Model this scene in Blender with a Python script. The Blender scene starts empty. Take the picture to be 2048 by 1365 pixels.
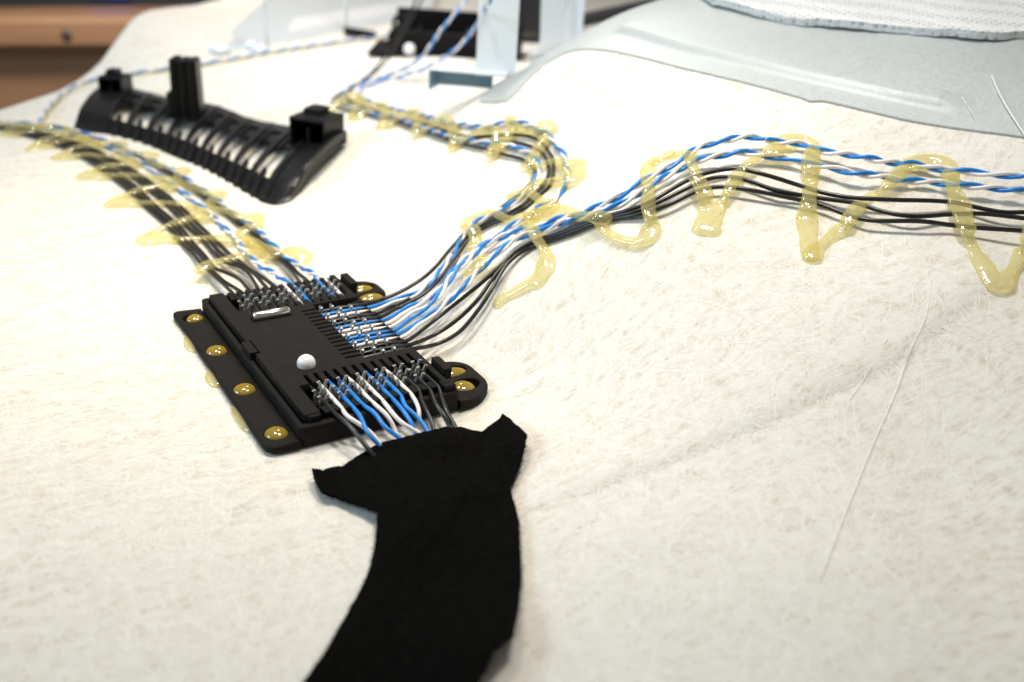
import bpy, bmesh, math, random
import numpy as np
from mathutils import Vector, Matrix, kdtree
from mathutils.geometry import delaunay_2d_cdt

random.seed(7); rng = np.random.default_rng(7)
scene = bpy.context.scene
C = scene.collection
scene.unit_settings.scale_length = 0.01          # one unit is one centimetre

# ---------------------------------------------------------------- camera
FPX = 2082.536; CX, CY = 1024.0, 682.5
RC = np.array([[0.85601566, 0.18486823, -0.48276383],
               [-0.51384494, 0.40648396, -0.7554695],
               [0.05657345, 0.89475948, 0.44295024]])
CAM = np.array([-7.56431594, -21.00490746, 13.12424137])
cd = bpy.data.cameras.new('camera'); camo = bpy.data.objects.new('camera', cd); C.objects.link(camo)
camo.matrix_world = Matrix([[*RC[0], CAM[0]], [*RC[1], CAM[1]], [*RC[2], CAM[2]], [0, 0, 0, 1]])
cd.sensor_width = 36; cd.lens = FPX * 36 / 2048; cd.clip_start = 0.1; cd.clip_end = 2000
cd.dof.use_dof = True; cd.dof.focus_distance = 28.3; cd.dof.aperture_fstop = 0.11
scene.camera = camo

UH = np.array([0.8573, -0.5148]); VH = np.array([0.5148, 0.8573])
def uv2w(u, v, z=0.0):
    p = CAM[:2] + UH * u + VH * v
    return (float(p[0]), float(p[1]), float(z))
def w2uv(p):
    d = np.asarray(p)[..., :2] - CAM[:2]
    return d @ UH, d @ VH

# ---------------------------------------------------------------- world and lamps
w = bpy.data.worlds.new('World'); scene.world = w; w.use_nodes = True
bg = w.node_tree.nodes['Background']; bg.inputs[0].default_value = (1.0, 0.95, 0.87, 1); bg.inputs[1].default_value = 0.19
def area(name, loc, target, size, power, col, sizey=None):
    l = bpy.data.lights.new(name, 'AREA'); l.energy = power; l.color = col; l.size = size
    if sizey: l.shape = 'RECTANGLE'; l.size_y = sizey
    o = bpy.data.objects.new(name, l); C.objects.link(o); o.location = loc
    o.rotation_euler = (Vector(target) - Vector(loc)).to_track_quat('-Z', 'Y').to_euler()
    return o
area('ceiling_lamp_warm', uv2w(-11, 34, 32), uv2w(-10, 32, 0), 6, 1800, (1.0, 0.885, 0.70)).data.spread = math.radians(84)
area('ceiling_lamp_neutral', uv2w(6, 30, 38), uv2w(5, 30, 2), 8, 3000, (1.0, 0.96, 0.89)).data.spread = math.radians(98)
area('ceiling_lamp_back', uv2w(-6, 66, 34), uv2w(-6, 64, 0), 8, 5600, (1.0, 0.97, 0.94)).data.spread = math.radians(110)
area('window_light', uv2w(-80, 8, 42), uv2w(2, 40, 2), 40, 34000, (0.55, 0.78, 1.0), 26)
area('added_cabinet_light', uv2w(-40, 88, 25), uv2w(-52, 112, -8), 10, 30000, (1.0, 0.92, 0.82))  # unseen light added only to brighten the wooden cabinet

vs = scene.view_settings
vs.view_transform = 'Standard'; vs.look = 'None'; vs.exposure = 0.2; vs.gamma = 1.0; vs.use_curve_mapping = False

# ---------------------------------------------------------------- materials
def mat(name, col, rough=0.5, metal=0.0, spec=0.5, **k):
    m = bpy.data.materials.new(name); m.use_nodes = True
    b = m.node_tree.nodes['Principled BSDF']
    b.inputs['Base Color'].default_value = (*col, 1); b.inputs['Roughness'].default_value = rough
    b.inputs['Metallic'].default_value = metal; b.inputs['Specular IOR Level'].default_value = spec
    for kk, vv in k.items(): b.inputs[kk.replace('_', ' ')].default_value = vv
    return m
def nd(m, t, **k):
    n = m.node_tree.nodes.new(t)
    for a, b in k.items(): setattr(n, a, b)
    return n
def lk(m, a, b): m.node_tree.links.new(a, b)
def noise(m, scale, detail=4, rough=0.55, vec=None, dist=0.0):
    n = nd(m, 'ShaderNodeTexNoise'); n.inputs['Scale'].default_value = scale
    n.inputs['Detail'].default_value = detail; n.inputs['Roughness'].default_value = rough
    n.inputs['Distortion'].default_value = dist
    if vec: lk(m, vec, n.inputs['Vector'])
    return n
def ramp(m, src, stops):
    r = nd(m, 'ShaderNodeValToRGB'); e = r.color_ramp.elements
    while len(e) < len(stops): e.new(0.5)
    for i, (p, c) in enumerate(stops): e[i].position = p; e[i].color = (*c, 1)
    lk(m, src, r.inputs[0]); return r
def bump(m, src, strength, dist):
    b = nd(m, 'ShaderNodeBump'); b.inputs['Strength'].default_value = strength; b.inputs['Distance'].default_value = dist
    lk(m, src, b.inputs['Height']); return b
def math_(m, op, a, b=None):
    n = nd(m, 'ShaderNodeMath', operation=op)
    for i, x in enumerate((a, b)):
        if x is None: continue
        if isinstance(x, (int, float)): n.inputs[i].default_value = x
        else: lk(m, x, n.inputs[i])
    return n.outputs[0]
def P_(m): return m.node_tree.nodes['Principled BSDF']

def fibre_fabric():
    m = mat('nonwoven_fabric', (0.8, 0.78, 0.72), 0.9, spec=0.12)
    tc = nd(m, 'ShaderNodeTexCoord').outputs['Object']
    warp = noise(m, 0.5, 1, 0.5, tc)
    add = nd(m, 'ShaderNodeMixRGB', blend_type='ADD'); add.inputs[0].default_value = 1.0
    lk(m, tc, add.inputs[1]); lk(m, warp.outputs['Color'], add.inputs[2])
    acc = None
    for k, (ang, sc, st) in enumerate([(12, 3.4, .10), (75, 4.4, .09), (130, 2.6, .10)]):
        mp = nd(m, 'ShaderNodeMapping'); mp.inputs['Rotation'].default_value = (0, 0, math.radians(ang))
        mp.inputs['Location'].default_value = (k * 3.1, k * 1.7, 0); mp.inputs['Scale'].default_value = (st, 1, 0.3)
        lk(m, add.outputs[0], mp.inputs[0])
        n = noise(m, sc, 1, 0.5, mp.outputs[0])
        rid = math_(m, 'SUBTRACT', 1.0, math_(m, 'ABSOLUTE', math_(m, 'MULTIPLY', math_(m, 'SUBTRACT', n.outputs['Fac'], 0.5), 20.0)))
        rid = math_(m, 'MAXIMUM', rid, 0.0)
        acc = rid if acc is None else math_(m, 'MAXIMUM', acc, rid)
    cloud = noise(m, 3.0, 4, 0.65, tc)
    mott = ramp(m, cloud.outputs['Fac'], [(0.34, (0.62, 0.56, 0.45)), (0.47, (0.73, 0.685, 0.59)), (0.62, (0.79, 0.758, 0.685))])
    mix = nd(m, 'ShaderNodeMixRGB'); mix.inputs[2].default_value = (0.85, 0.825, 0.765, 1)
    lk(m, math_(m, 'MULTIPLY', acc, 0.75), mix.inputs[0]); lk(m, mott.outputs[0], mix.inputs[1])
    lk(m, mix.outputs[0], P_(m).inputs['Base Color'])
    b2_ = noise(m, 2.2, 2, 0.6, tc)
    lk(m, bump(m, b2_.outputs['Fac'], 0.16, 0.06).outputs[0], P_(m).inputs['Normal'])
    return m
M = {}
M['fabric'] = fibre_fabric()
M['fibre'] = mat('white_fibre', (0.87, 0.845, 0.78), 0.7, spec=0.1)
def sintered(name, col, rough, scale, strength):
    m = mat(name, col, rough, spec=0.16)
    tc = nd(m, 'ShaderNodeTexCoord').outputs['Object']
    n = noise(m, scale, 3, 0.6, tc); n2 = noise(m, 3.0, 3, 0.5, tc)
    r = ramp(m, n2.outputs['Fac'], [(0.3, tuple(c * 0.8 for c in col)), (0.7, tuple(c * 1.25 for c in col))])
    lk(m, r.outputs[0], P_(m).inputs['Base Color'])
    lk(m, bump(m, n.outputs['Fac'], strength, 0.012).outputs[0], P_(m).inputs['Normal'])
    return m
M['plastic'] = sintered('black_sintered_plastic', (0.0105, 0.0088, 0.0082), 0.72, 45, 0.5)
M['moulded'] = sintered('black_moulded_plastic', (0.011, 0.0115, 0.0125), 0.3, 14, 0.06)
def pvc(name, col, rough):
    m = mat(name, col, rough, spec=0.5)
    n = noise(m, 4, 2, 0.5, nd(m, 'ShaderNodeTexCoord').outputs['Object'])
    r = ramp(m, n.outputs['Fac'], [(0.3, tuple(c * 0.86 for c in col)), (0.7, tuple(min(1, c * 1.08) for c in col))])
    lk(m, r.outputs[0], P_(m).inputs['Base Color'])
    return m
M['K'] = pvc('black_insulation', (0.012, 0.012, 0.013), 0.28)
M['B'] = pvc('blue_insulation', (0.010, 0.235, 0.70), 0.32)
M['W'] = pvc('white_insulation', (0.87, 0.81, 0.775), 0.36)
def metalmat(name, col, rough, scale, var):
    m = mat(name, col, rough, metal=1.0)
    tc = nd(m, 'ShaderNodeTexCoord').outputs['Object']
    n = noise(m, scale, 5, 0.7, tc)
    r = ramp(m, n.outputs['Fac'], [(0.3, (rough - var,) * 3), (0.7, (rough + var,) * 3)])
    lk(m, r.outputs[0], P_(m).inputs['Roughness'])
    lk(m, bump(m, n.outputs['Fac'], 0.04, 0.02).outputs[0], P_(m).inputs['Normal'])
    return m
M['steel'] = mat('polished_steel', (0.66, 0.66, 0.63), 0.24, metal=1.0)
M['tin'] = metalmat('tinned_contact', (0.46, 0.46, 0.44), 0.36, 20, 0.06); P_(M['tin']).inputs['Metallic'].default_value = 0.4
M['zinc'] = metalmat('bright_zinc', (0.86, 0.92, 0.97), 0.35, 6, 0.08); P_(M['zinc']).inputs['Metallic'].default_value = 0.15
def galv():
    m = mat('galvanised_sheet', (0.4, 0.42, 0.42), 0.5, metal=0.3)
    tc = nd(m, 'ShaderNodeTexCoord').outputs['Object']
    v = nd(m, 'ShaderNodeTexVoronoi'); v.inputs['Scale'].default_value = 16; v.inputs['Randomness'].default_value = 1
    lk(m, tc, v.inputs['Vector'])
    n = noise(m, 34, 4, 0.75, tc)
    mx = nd(m, 'ShaderNodeMixRGB'); mx.inputs[0].default_value = 0.5
    lk(m, v.outputs['Color'], mx.inputs[1]); lk(m, n.outputs['Color'], mx.inputs[2])
    r = ramp(m, mx.outputs[0], [(0.3, (0.50,) * 3), (0.7, (0.68,) * 3)])
    lk(m, r.outputs[0], P_(m).inputs['Roughness'])
    r2 = ramp(m, mx.outputs[0], [(0.3, (0.52, 0.555, 0.55)), (0.7, (0.59, 0.62, 0.61))])
    lk(m, r2.outputs[0], P_(m).inputs['Base Color'])
    lk(m, bump(m, n.outputs['Fac'], 0.25, 0.015).outputs[0], P_(m).inputs['Normal'])
    return m
M['galv'] = galv()
M['zinc_shaded'] = mat('shaded_bracket_sheet', (0.16, 0.27, 0.36), 0.4, metal=0.4)  # bracket metal with the shade inside the foot put into its dark blue
M['pale'] = mat('pale_painted_metal', (0.62, 0.65, 0.65), 0.45)
M['white'] = mat('white_dome_plastic', (0.85, 0.85, 0.85), 0.35)
def glue(name, tint, body, fac, rough=0.06):
    m = bpy.data.materials.new(name); m.use_nodes = True
    nt = m.node_tree; nt.nodes.remove(P_(m)); out = nt.nodes['Material Output']
    tr = nd(m, 'ShaderNodeBsdfTransparent'); tr.inputs[0].default_value = (*tint, 1)
    df = nd(m, 'ShaderNodeBsdfDiffuse'); df.inputs[0].default_value = (*body, 1)
    tl = nd(m, 'ShaderNodeBsdfTranslucent'); tl.inputs[0].default_value = (*body, 1)
    m0 = nd(m, 'ShaderNodeMixShader'); m0.inputs[0].default_value = 0.45; lk(m, df.outputs[0], m0.inputs[1]); lk(m, tl.outputs[0], m0.inputs[2])
    m1 = nd(m, 'ShaderNodeMixShader'); m1.inputs[0].default_value = fac
    lk(m, tr.outputs[0], m1.inputs[1]); lk(m, m0.outputs[0], m1.inputs[2])
    gl = nd(m, 'ShaderNodeBsdfGlossy'); gl.inputs['Roughness'].default_value = rough
    n = noise(m, 5, 3, 0.5, nd(m, 'ShaderNodeTexCoord').outputs['Object'])
    bp = bump(m, n.outputs['Fac'], 0.10, 0.04)
    for q in (df, gl): lk(m, bp.outputs[0], q.inputs['Normal'])
    m2 = nd(m, 'ShaderNodeMixShader'); m2.inputs[0].default_value = 0.11; lk(m, m1.outputs[0], m2.inputs[1]); lk(m, gl.outputs[0], m2.inputs[2])
    lk(m, m2.outputs[0], out.inputs['Surface'])
    return m
M['glue'] = glue('hot_glue', (1.0, 0.975, 0.80), (0.95, 0.85, 0.40), 0.31)
M['glue_dot'] = glue('hot_glue_thick', (0.9, 0.75, 0.2), (0.56, 0.41, 0.05), 0.85)
def felt():
    m = mat('black_felt', (0.006, 0.006, 0.006), 1.0, spec=0.05)
    tc = nd(m, 'ShaderNodeTexCoord').outputs['Object']
    n = noise(m, 16, 6, 0.75, tc)
    r = ramp(m, n.outputs['Fac'], [(0.38, (0.0012,) * 3), (0.68, (0.009, 0.0085, 0.0075))])
    lk(m, r.outputs[0], P_(m).inputs['Base Color'])
    lk(m, bump(m, n.outputs['Fac'], 0.9, 0.06).outputs[0], P_(m).inputs['Normal'])
    return m
M['felt'] = felt()
def wood():
    m = mat('brown_wood', (0.24, 0.12, 0.05), 0.5)
    tc = nd(m, 'ShaderNodeTexCoord').outputs['Object']
    mp = nd(m, 'ShaderNodeMapping'); mp.inputs['Scale'].default_value = (0.04, 0.04, 0.6); lk(m, tc, mp.inputs[0])
    n = noise(m, 2, 5, 0.6, mp.outputs[0])
    r = ramp(m, n.outputs['Fac'], [(0.3, (0.20, 0.105, 0.052)), (0.7, (0.27, 0.15, 0.08))])
    lk(m, r.outputs[0], P_(m).inputs['Base Color']); return m
M['wood'] = wood()
M['dark'] = mat('dark_casing', (0.015, 0.015, 0.018), 0.5)
M['blue'] = mat('blue_casing', (0.01, 0.05, 0.6), 0.4)
def knit():
    m = mat('white_spacer_mesh', (0.6, 0.63, 0.64), 0.75, spec=0.2)
    tc = nd(m, 'ShaderNodeTexCoord').outputs['Object']
    v = nd(m, 'ShaderNodeTexVoronoi'); v.inputs['Scale'].default_value = 4.6; v.inputs['Randomness'].default_value = 0.18
    lk(m, tc, v.inputs['Vector'])
    r = ramp(m, v.outputs['Distance'], [(0.18, (0.42, 0.46, 0.48)), (0.42, (0.80, 0.81, 0.80))])
    lk(m, r.outputs[0], P_(m).inputs['Base Color'])
    lk(m, bump(m, v.outputs['Distance'], 0.8, 0.08).outputs[0], P_(m).inputs['Normal'])
    return m
M['knit'] = knit()

# ---------------------------------------------------------------- object helpers
def tag(o, label=None, cat=None, group=None, kind=None):
    if label: o['label'] = label
    if cat: o['category'] = cat
    if group: o['group'] = group
    if kind: o['kind'] = kind
    return o
def link(name, me, parent=None, m=None, smooth=False):
    if m is not None:
        me.materials.clear(); me.materials.append(M[m])
    if smooth: me.polygons.foreach_set('use_smooth', [True] * len(me.polygons))
    o = bpy.data.objects.new(name, me); C.objects.link(o)
    if parent: o.parent = parent
    return o
def empty(name, loc=(0, 0, 0)):
    o = bpy.data.objects.new(name, None); o.empty_display_size = 0.3; C.objects.link(o); o.location = loc; return o
def mesh(v, f, name='m'):
    me = bpy.data.meshes.new(name); me.from_pydata([tuple(map(float, p)) for p in v], [], [tuple(int(i) for i in q) for q in f]); me.update(); return me
def bake(ob):
    dg = bpy.context.evaluated_depsgraph_get(); dg.update()
    me = bpy.data.meshes.new_from_object(ob.evaluated_get(dg)); return me
def box_me(x0, x1, y0, y1, z0, z1, bev=0.012, seg=2):
    bm = bmesh.new(); bmesh.ops.create_cube(bm, size=1)
    for v in bm.verts: v.co = Vector(((x0 + x1) / 2 + v.co.x * (x1 - x0), (y0 + y1) / 2 + v.co.y * (y1 - y0), (z0 + z1) / 2 + v.co.z * (z1 - z0)))
    if bev: bmesh.ops.bevel(bm, geom=bm.edges[:], offset=bev, segments=seg, affect='EDGES', profile=0.5)
    me = bpy.data.meshes.new('box'); bm.to_mesh(me); bm.free(); return me
def plate_me(loops, z0, z1, bev=0.02):
    """extruded outline with holes, rounded edges"""
    cu = bpy.data.curves.new('c', 'CURVE'); cu.dimensions = '2D'; cu.fill_mode = 'BOTH'
    for L in loops:
        s = cu.splines.new('POLY'); s.points.add(len(L) - 1)
        for p, q in zip(s.points, L): p.co = (q[0], q[1], 0, 1)
        s.use_cyclic_u = True
    cu.extrude = (z1 - z0) / 2 - bev; cu.bevel_depth = bev; cu.bevel_resolution = 1; cu.offset = -bev
    o = bpy.data.objects.new('c', cu); C.objects.link(o); o.location.z = 0
    me = bake(o); bpy.data.objects.remove(o); bpy.data.curves.remove(cu)
    for v in me.vertices: v.co.z += (z0 + z1) / 2
    return me
def rounded(poly, r, n=6):
    out = []; N = len(poly)
    for i in range(N):
        a, b, c = (np.array(poly[(i + k) % N], float) for k in (-1, 0, 1))
        ri = r[i] if isinstance(r, (list, tuple)) else r
        d1 = a - b; d2 = c - b; l1 = np.linalg.norm(d1); l2 = np.linalg.norm(d2)
        q = min(ri, l1 * 0.49, l2 * 0.49)
        p1 = b + d1 / l1 * q; p2 = b + d2 / l2 * q
        for t in np.linspace(0, 1, n):
            out.append(tuple((1 - t) ** 2 * p1 + 2 * t * (1 - t) * b + t * t * p2))
    return out
def circle(cx, cy, rx, ry=None, n=28, rot=0):
    ry = ry or rx; c, s = math.cos(rot), math.sin(rot)
    return [(cx + rx * math.cos(a) * c - ry * math.sin(a) * s, cy + rx * math.cos(a) * s + ry * math.sin(a) * c) for a in np.linspace(0, 2 * math.pi, n, endpoint=False)]
def catmull(pts, step):
    P = np.asarray(pts, float)
    P = P[np.r_[True, np.linalg.norm(np.diff(P, axis=0), axis=1) > 1e-5]]
    Q = np.vstack([2 * P[0] - P[1], P, 2 * P[-1] - P[-2]]); out = []
    for i in range(1, len(Q) - 2):
        p0, p1, p2, p3 = Q[i - 1:i + 3]
        d = [max(1e-6, np.linalg.norm(b - a) ** 0.5) for a, b in ((p0, p1), (p1, p2), (p2, p3))]
        t0, t1 = 0, d[0]; t2 = t1 + d[1]; t3 = t2 + d[2]
        n = max(2, int(np.linalg.norm(p2 - p1) / step) + 1)
        for t in np.linspace(t1, t2, n, endpoint=False):
            a1 = (t1 - t) / (t1 - t0) * p0 + (t - t0) / (t1 - t0) * p1
            a2 = (t2 - t) / (t2 - t1) * p1 + (t - t1) / (t2 - t1) * p2
            a3 = (t3 - t) / (t3 - t2) * p2 + (t - t2) / (t3 - t2) * p3
            b1 = (t2 - t) / (t2 - t0) * a1 + (t - t0) / (t2 - t0) * a2
            b2 = (t3 - t) / (t3 - t1) * a2 + (t - t1) / (t3 - t1) * a3
            out.append((t2 - t) / (t2 - t1) * b1 + (t - t1) / (t2 - t1) * b2)
    out.append(P[-1]); return np.array(out)
def frames(P):
    T = np.gradient(P, axis=0); T /= np.linalg.norm(T, axis=1)[:, None] + 1e-9
    up = np.array([0, 0, 1.0]); S = np.cross(T, up); S /= np.linalg.norm(S, axis=1)[:, None] + 1e-9
    return T, S, np.cross(S, T)
def tube_geo(P, rw, rh=None, n=9, caps=True):
    P = np.asarray(P); N = len(P); rw = np.broadcast_to(rw, N); rh = rw if rh is None else np.broadcast_to(rh, N)
    T, S, Nn = frames(P); a = np.linspace(0, 2 * math.pi, n, endpoint=False)
    V = (P[:, None] + S[:, None] * (np.cos(a)[None, :, None] * rw[:, None, None]) + Nn[:, None] * (np.sin(a)[None, :, None] * rh[:, None, None])).reshape(-1, 3)
    F = [(i * n + j, i * n + (j + 1) % n, (i + 1) * n + (j + 1) % n, (i + 1) * n + j) for i in range(N - 1) for j in range(n)]
    if caps: F += [tuple(range(n))[::-1], tuple((N - 1) * n + j for j in range(n))]
    return V, F

# ---------------------------------------------------------------- terrain: the moulded fabric panel
# anchors: u (right of the camera), v (ahead of it), z
A = [(-24, 48, -.8), (-12, 40, -.8), (-18, 34, -.8), (-14, 28, -.8), (-10, 33, -.8), (-8, 24, -.8), (-12, 18, -.8), (-5, 15, -.8), (0, 12, -.8),
     (-3.9, 22.2, -.8), (-1, 22.8, -.8), (-2.6, 24.2, -.8), (-7.5, 30, -.8), (-4.3, 31.8, -.8), (-5.2, 26, -.8), (-3.4, 28.5, -.8), (-2.3, 26, -.78), (-6.5, 27, -.8), (-4, 30, -.8), (-6.2, 24, -.8), (-8, 28.5, -.8),
     (-3.6, 20, -.8), (-2, 17, -.8), (-4, 12, -.8), (-10, 10, -.8), (-25, 20, -.8), (-25, 34, -.8), (-12, 50, -.8), (-16, 56, -.7),
     (3.8, 27.7, 3.4), (9.25, 27.7, 4.0), (13.8, 27.5, 3.9), (1.2, 30.2, 1.9), (1.5, 36.2, 2.7), (-2.6, 43.0, 1.2), (-8.6, 54, -.3), (-5, 48, .3),
     (9.8, 32.9, 5.8), (15.2, 30.8, 5.6), (2.9, 40.8, 5.3), (18.7, 39.6, 8.3), (8, 42, 7.4), (12, 38, 7.3), (5.9, 47.5, 6.1), (26, 36, 8),
     (7.9, 25.6, 3.1), (12.2, 24.6, 3.1), (7.1, 20.6, .9), (3.4, 22.8, .35), (1.7, 24.4, .05), (-.5, 24.9, -.8), (.1, 25.3, -.78), (-.5, 26.0, -.8), (.15, 24.3, -.76), (-.3, 23.6, -.8), (0.4, 27.5, .55), (10.5, 20, .9), (15, 19, 1.2), (8.6, 13.2, .3), (14, 12, .2), (4, 16, .0), (20, 24, 3),
     (-1.2, 33, .4), (-3.2, 37, .25), (-5.5, 41, -.4),
     (-23.6, 58, -.4), (-23, 66, 1.4), (-13, 66, -.5), (-3.7, 62, .3), (-15, 78, -.3), (0, 52, 1.2), (2, 58, .4), (10, 62, 1.0), (4, 75, 0), (20, 60, 4), (30, 50, 6), (-35, 50, -1), (-35, 70, 0), (-20, 95, 0), (10, 95, 0)]
A = np.array(A, float)
def tps(r2): return 0.5 * r2 * np.log(r2 + 1e-12)
def fit(A, lam=0.6):
    n = len(A); d2 = ((A[:, None, :2] - A[None, :, :2]) ** 2).sum(-1)
    K = tps(d2) + lam * np.eye(n); Pm = np.c_[np.ones(n), A[:, :2]]
    L = np.block([[K, Pm], [Pm.T, np.zeros((3, 3))]])
    return np.linalg.solve(L, np.r_[A[:, 2], 0, 0, 0])
WT = fit(A)
GU = np.arange(-60, 50.01, 0.25); GV = np.arange(2, 110.01, 0.25)
def seg_dist(u, v, L):
    """distance to a polyline, sign (left positive) and arc fraction"""
    best = np.full(np.shape(u), 1e9); sg = np.zeros(np.shape(u)); tt = np.zeros(np.shape(u)); n = len(L) - 1
    for i in range(n):
        a = np.array(L[i]); d = np.array(L[i + 1]) - a; l2 = d @ d
        t = np.clip(((u - a[0]) * d[0] + (v - a[1]) * d[1]) / l2, 0, 1)
        du = u - a[0] - t * d[0]; dv = v - a[1] - t * d[1]; q = np.hypot(du, dv)
        m = q < best; best = np.where(m, q, best); sg = np.where(m, np.sign(d[0] * dv - d[1] * du), sg); tt = np.where(m, (i + t) / n, tt)
    return best, sg, tt
def sm(a, b, x):
    t = np.clip((x - a) / (b - a), 0, 1); return t * t * (3 - 2 * t)
LEDGE = [(-0.2, 18.6), (1.6, 19.2), (3.6, 19.9), (6.6, 20.9), (10.3, 22.6), (13.0, 24.6), (20, 30)]
EDGE = [(-60, 44), (-34, 46), (-27, 47.5), (-25.3, 50), (-23.6, 55), (-22.9, 60), (-22.9, 66), (-22.8, 72), (-22, 82), (-21, 110)]
gu, gv = np.meshgrid(GU, GV, indexing='ij')
def terrain_base(u, v):
    z = np.zeros(np.shape(u)) + WT[-3] + WT[-2] * u + WT[-1] * v
    for (a, b, _), k in zip(A, WT): z = z + k * tps((u - a) ** 2 + (v - b) ** 2)
    return z
def terrain(u, v):
    z = terrain_base(u, v)
    q, s, t = seg_dist(u, v, LEDGE); d = q * s      # positive beyond the crease
    amp = 0.17 * sm(0.0, 0.3, t)
    dp = np.maximum(d, 0)
    z = z + amp * (1 - np.exp(-dp / 0.24)) * (1 - sm(1.2, 6.0, dp)) + 0.10 * amp * np.exp(-(np.minimum(d, 0) / 0.5) ** 2) * (d < 0)
    # soft waviness of the moulded blanket
    z = z + 0.035 * np.sin(u * 0.83 + 1.3 * np.sin(v * 0.31)) * np.sin(v * 0.67 + 0.7 * np.sin(u * 0.41)) * sm(0, 3, np.hypot(u + 4.7, v - 26.5) - 4)
    q, s, t = seg_dist(u, v, EDGE); d = q * np.where(s > 0, 1, -1)
    return z + 0.0 - 9 * sm(-0.6, 3.2, d)
HG = terrain(gu, gv)
def Huv(u, v):
    i = np.clip((np.asarray(u) - GU[0]) / 0.25, 0, len(GU) - 1.001); j = np.clip((np.asarray(v) - GV[0]) / 0.25, 0, len(GV) - 1.001)
    a = i.astype(int); b = j.astype(int); f = i - a; g = j - b
    return HG[a, b] * (1 - f) * (1 - g) + HG[a + 1, b] * f * (1 - g) + HG[a, b + 1] * (1 - f) * g + HG[a + 1, b + 1] * f * g
def Hxy(p):
    u, v = w2uv(p); return Huv(u, v)
TS = np.concatenate([np.arange(8, 60, 0.1), np.arange(60, 120, 0.4)])
def raydir(px, py): return RC @ np.array([(px - CX) / FPX, (CY - py) / FPX, -1.0])
def G(px, py, h=0.0):
    """the point of the panel (or h above it) that stands behind a picture position"""
    d = raydir(px, py); p = CAM[None] + TS[:, None] * d[None]
    f = p[:, 2] - Hxy(p) - h; k = np.where(f < 0)[0]
    if len(k) == 0: return CAM + 100 * d
    k = max(k[0], 1); lo, hi = TS[k - 1], TS[k]
    for _ in range(14):
        mid = (lo + hi) / 2; q = CAM + mid * d
        if q[2] - float(Hxy(q)) - h < 0: hi = mid
        else: lo = mid
    return CAM + hi * d
def D(px, py, depth): return CAM + depth * raydir(px, py)

# mesh of the panel: fine ahead of the camera, coarse far away
us = np.concatenate([np.arange(-55, -26, 0.8), np.arange(-26, 20, 0.16), np.arange(20, 48, 0.8)])
vv_ = np.concatenate([np.arange(4, 12, 0.4), np.arange(12, 46, 0.14), np.arange(46, 76, 0.3), np.arange(76, 108, 1.2)])
mu, mv = np.meshgrid(us, vv_, indexing='ij'); mz = terrain(mu, mv)
qd, sd, _ = seg_dist(mu, mv, EDGE); keep = (qd * np.where(sd > 0, 1, -1)) < 4.2
xy = CAM[:2] + mu[..., None] * UH + mv[..., None] * VH
V = np.concatenate([xy, mz[..., None]], -1).reshape(-1, 3); nv = len(vv_)
F = [(i * nv + j, (i + 1) * nv + j, (i + 1) * nv + j + 1, i * nv + j + 1) for i in range(len(us) - 1) for j in range(nv - 1) if keep[i, j] and keep[i + 1, j + 1]]
ground = link('fabric_surface', mesh(V, F), None, 'fabric', True); tag(ground, kind='structure')
ground['label'] = 'cream white nonwoven fabric panel that everything lies on'

# loose fibres of the blanket: nobody could count them
from mathutils.bvhtree import BVHTree
def fibres(n):
    bv = BVHTree.FromPolygons([tuple(p) for p in V], F); dn = Vector((0, 0, -1))
    Vs, Fs, k = [], [], 0
    for _ in range(n):
        v = 11.5 + 25 * rng.random() ** 1.5; u = (rng.random() - 0.5) * 1.12 * v
        ang = rng.random() * math.pi * 2; L = 0.35 + 1.9 * rng.random() ** 1.7; cur = (rng.random() - .5) * 2.6; wd = 0.004 + 0.010 * rng.random() ** 2.5
        m = 6; t = np.linspace(0, 1, m); th = ang + cur * t
        pu = u + np.cumsum(np.cos(th)) * L / m; pv = v + np.cumsum(np.sin(th)) * L / m
        xy_ = CAM[:2] + pu[:, None] * UH + pv[:, None] * VH; p = []
        hh_ = 0.002 + 0.004 * rng.random()
        for q in xy_:
            hit = bv.ray_cast(Vector((q[0], q[1], 30)), dn)
            if hit[0] is None: break
            p.append((hit[0].x, hit[0].y, hit[0].z + hh_))
        if len(p) < m: continue
        p = np.array(p); nrm = np.array(hit[1]); T = np.gradient(p, axis=0); sd = np.cross(nrm, T); sd *= wd / (np.linalg.norm(sd, axis=1)[:, None] + 1e-9)
        Vs.append(p - sd); Vs.append(p + sd)
        Fs += [(k + i, k + i + 1, k + m + i + 1, k + m + i) for i in range(m - 1)]; k += 2 * m
    return mesh(np.vstack(Vs), Fs)
fo = link('fabric_fibres', fibres(26000), ground, 'fibre'); tag(fo, kind='stuff')

# ---------------------------------------------------------------- connector box
ZG = -0.8
cb = empty('connector_box', (2, 3.9, ZG))
tag(cb, 'black plastic wiring box with metal pin and white dome, in sharp focus', 'connector box')
def part(name, me, m, parent=None, smooth=False):
    o = link(name, me, None, m, smooth); o.parent = parent or cb
    if parent is None: o.matrix_parent_inverse = Matrix.Translation((-2, -3.9, -ZG))
    return o
XT = [0.62 + 0.268 * i for i in range(12)]; XW = [x + 0.134 for x in XT]
YW = [5.64 - 0.25 * j for j in range(14)]; YT = [5.765 - 0.25 * j for j in range(15)]
S = 0.056; NS = 0.048
cov = [(0, 0), (.42, 0), (.42, 1.45)]
for x in XW: cov += [(x - S, 1.45), (x - S, 1.95), (x + S, 1.95), (x + S, 1.45)]
cov += [(3.84, 1.45), (3.84, 0), (4, 0), (4, 2.2), (2.55, 2.2)]
for y in reversed(YW): cov += [(2.55, y - NS), (2.08, y - NS), (2.08, y + NS), (2.55, y + NS)]
cov += [(2.55, 5.98), (4, 5.98), (4, 7.86), (3.84, 7.86), (3.84, 6.40)]
for x in reversed(XW): cov += [(x + S, 6.40), (x + S, 6.08), (x - S, 6.08), (x - S, 6.40)]
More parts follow.
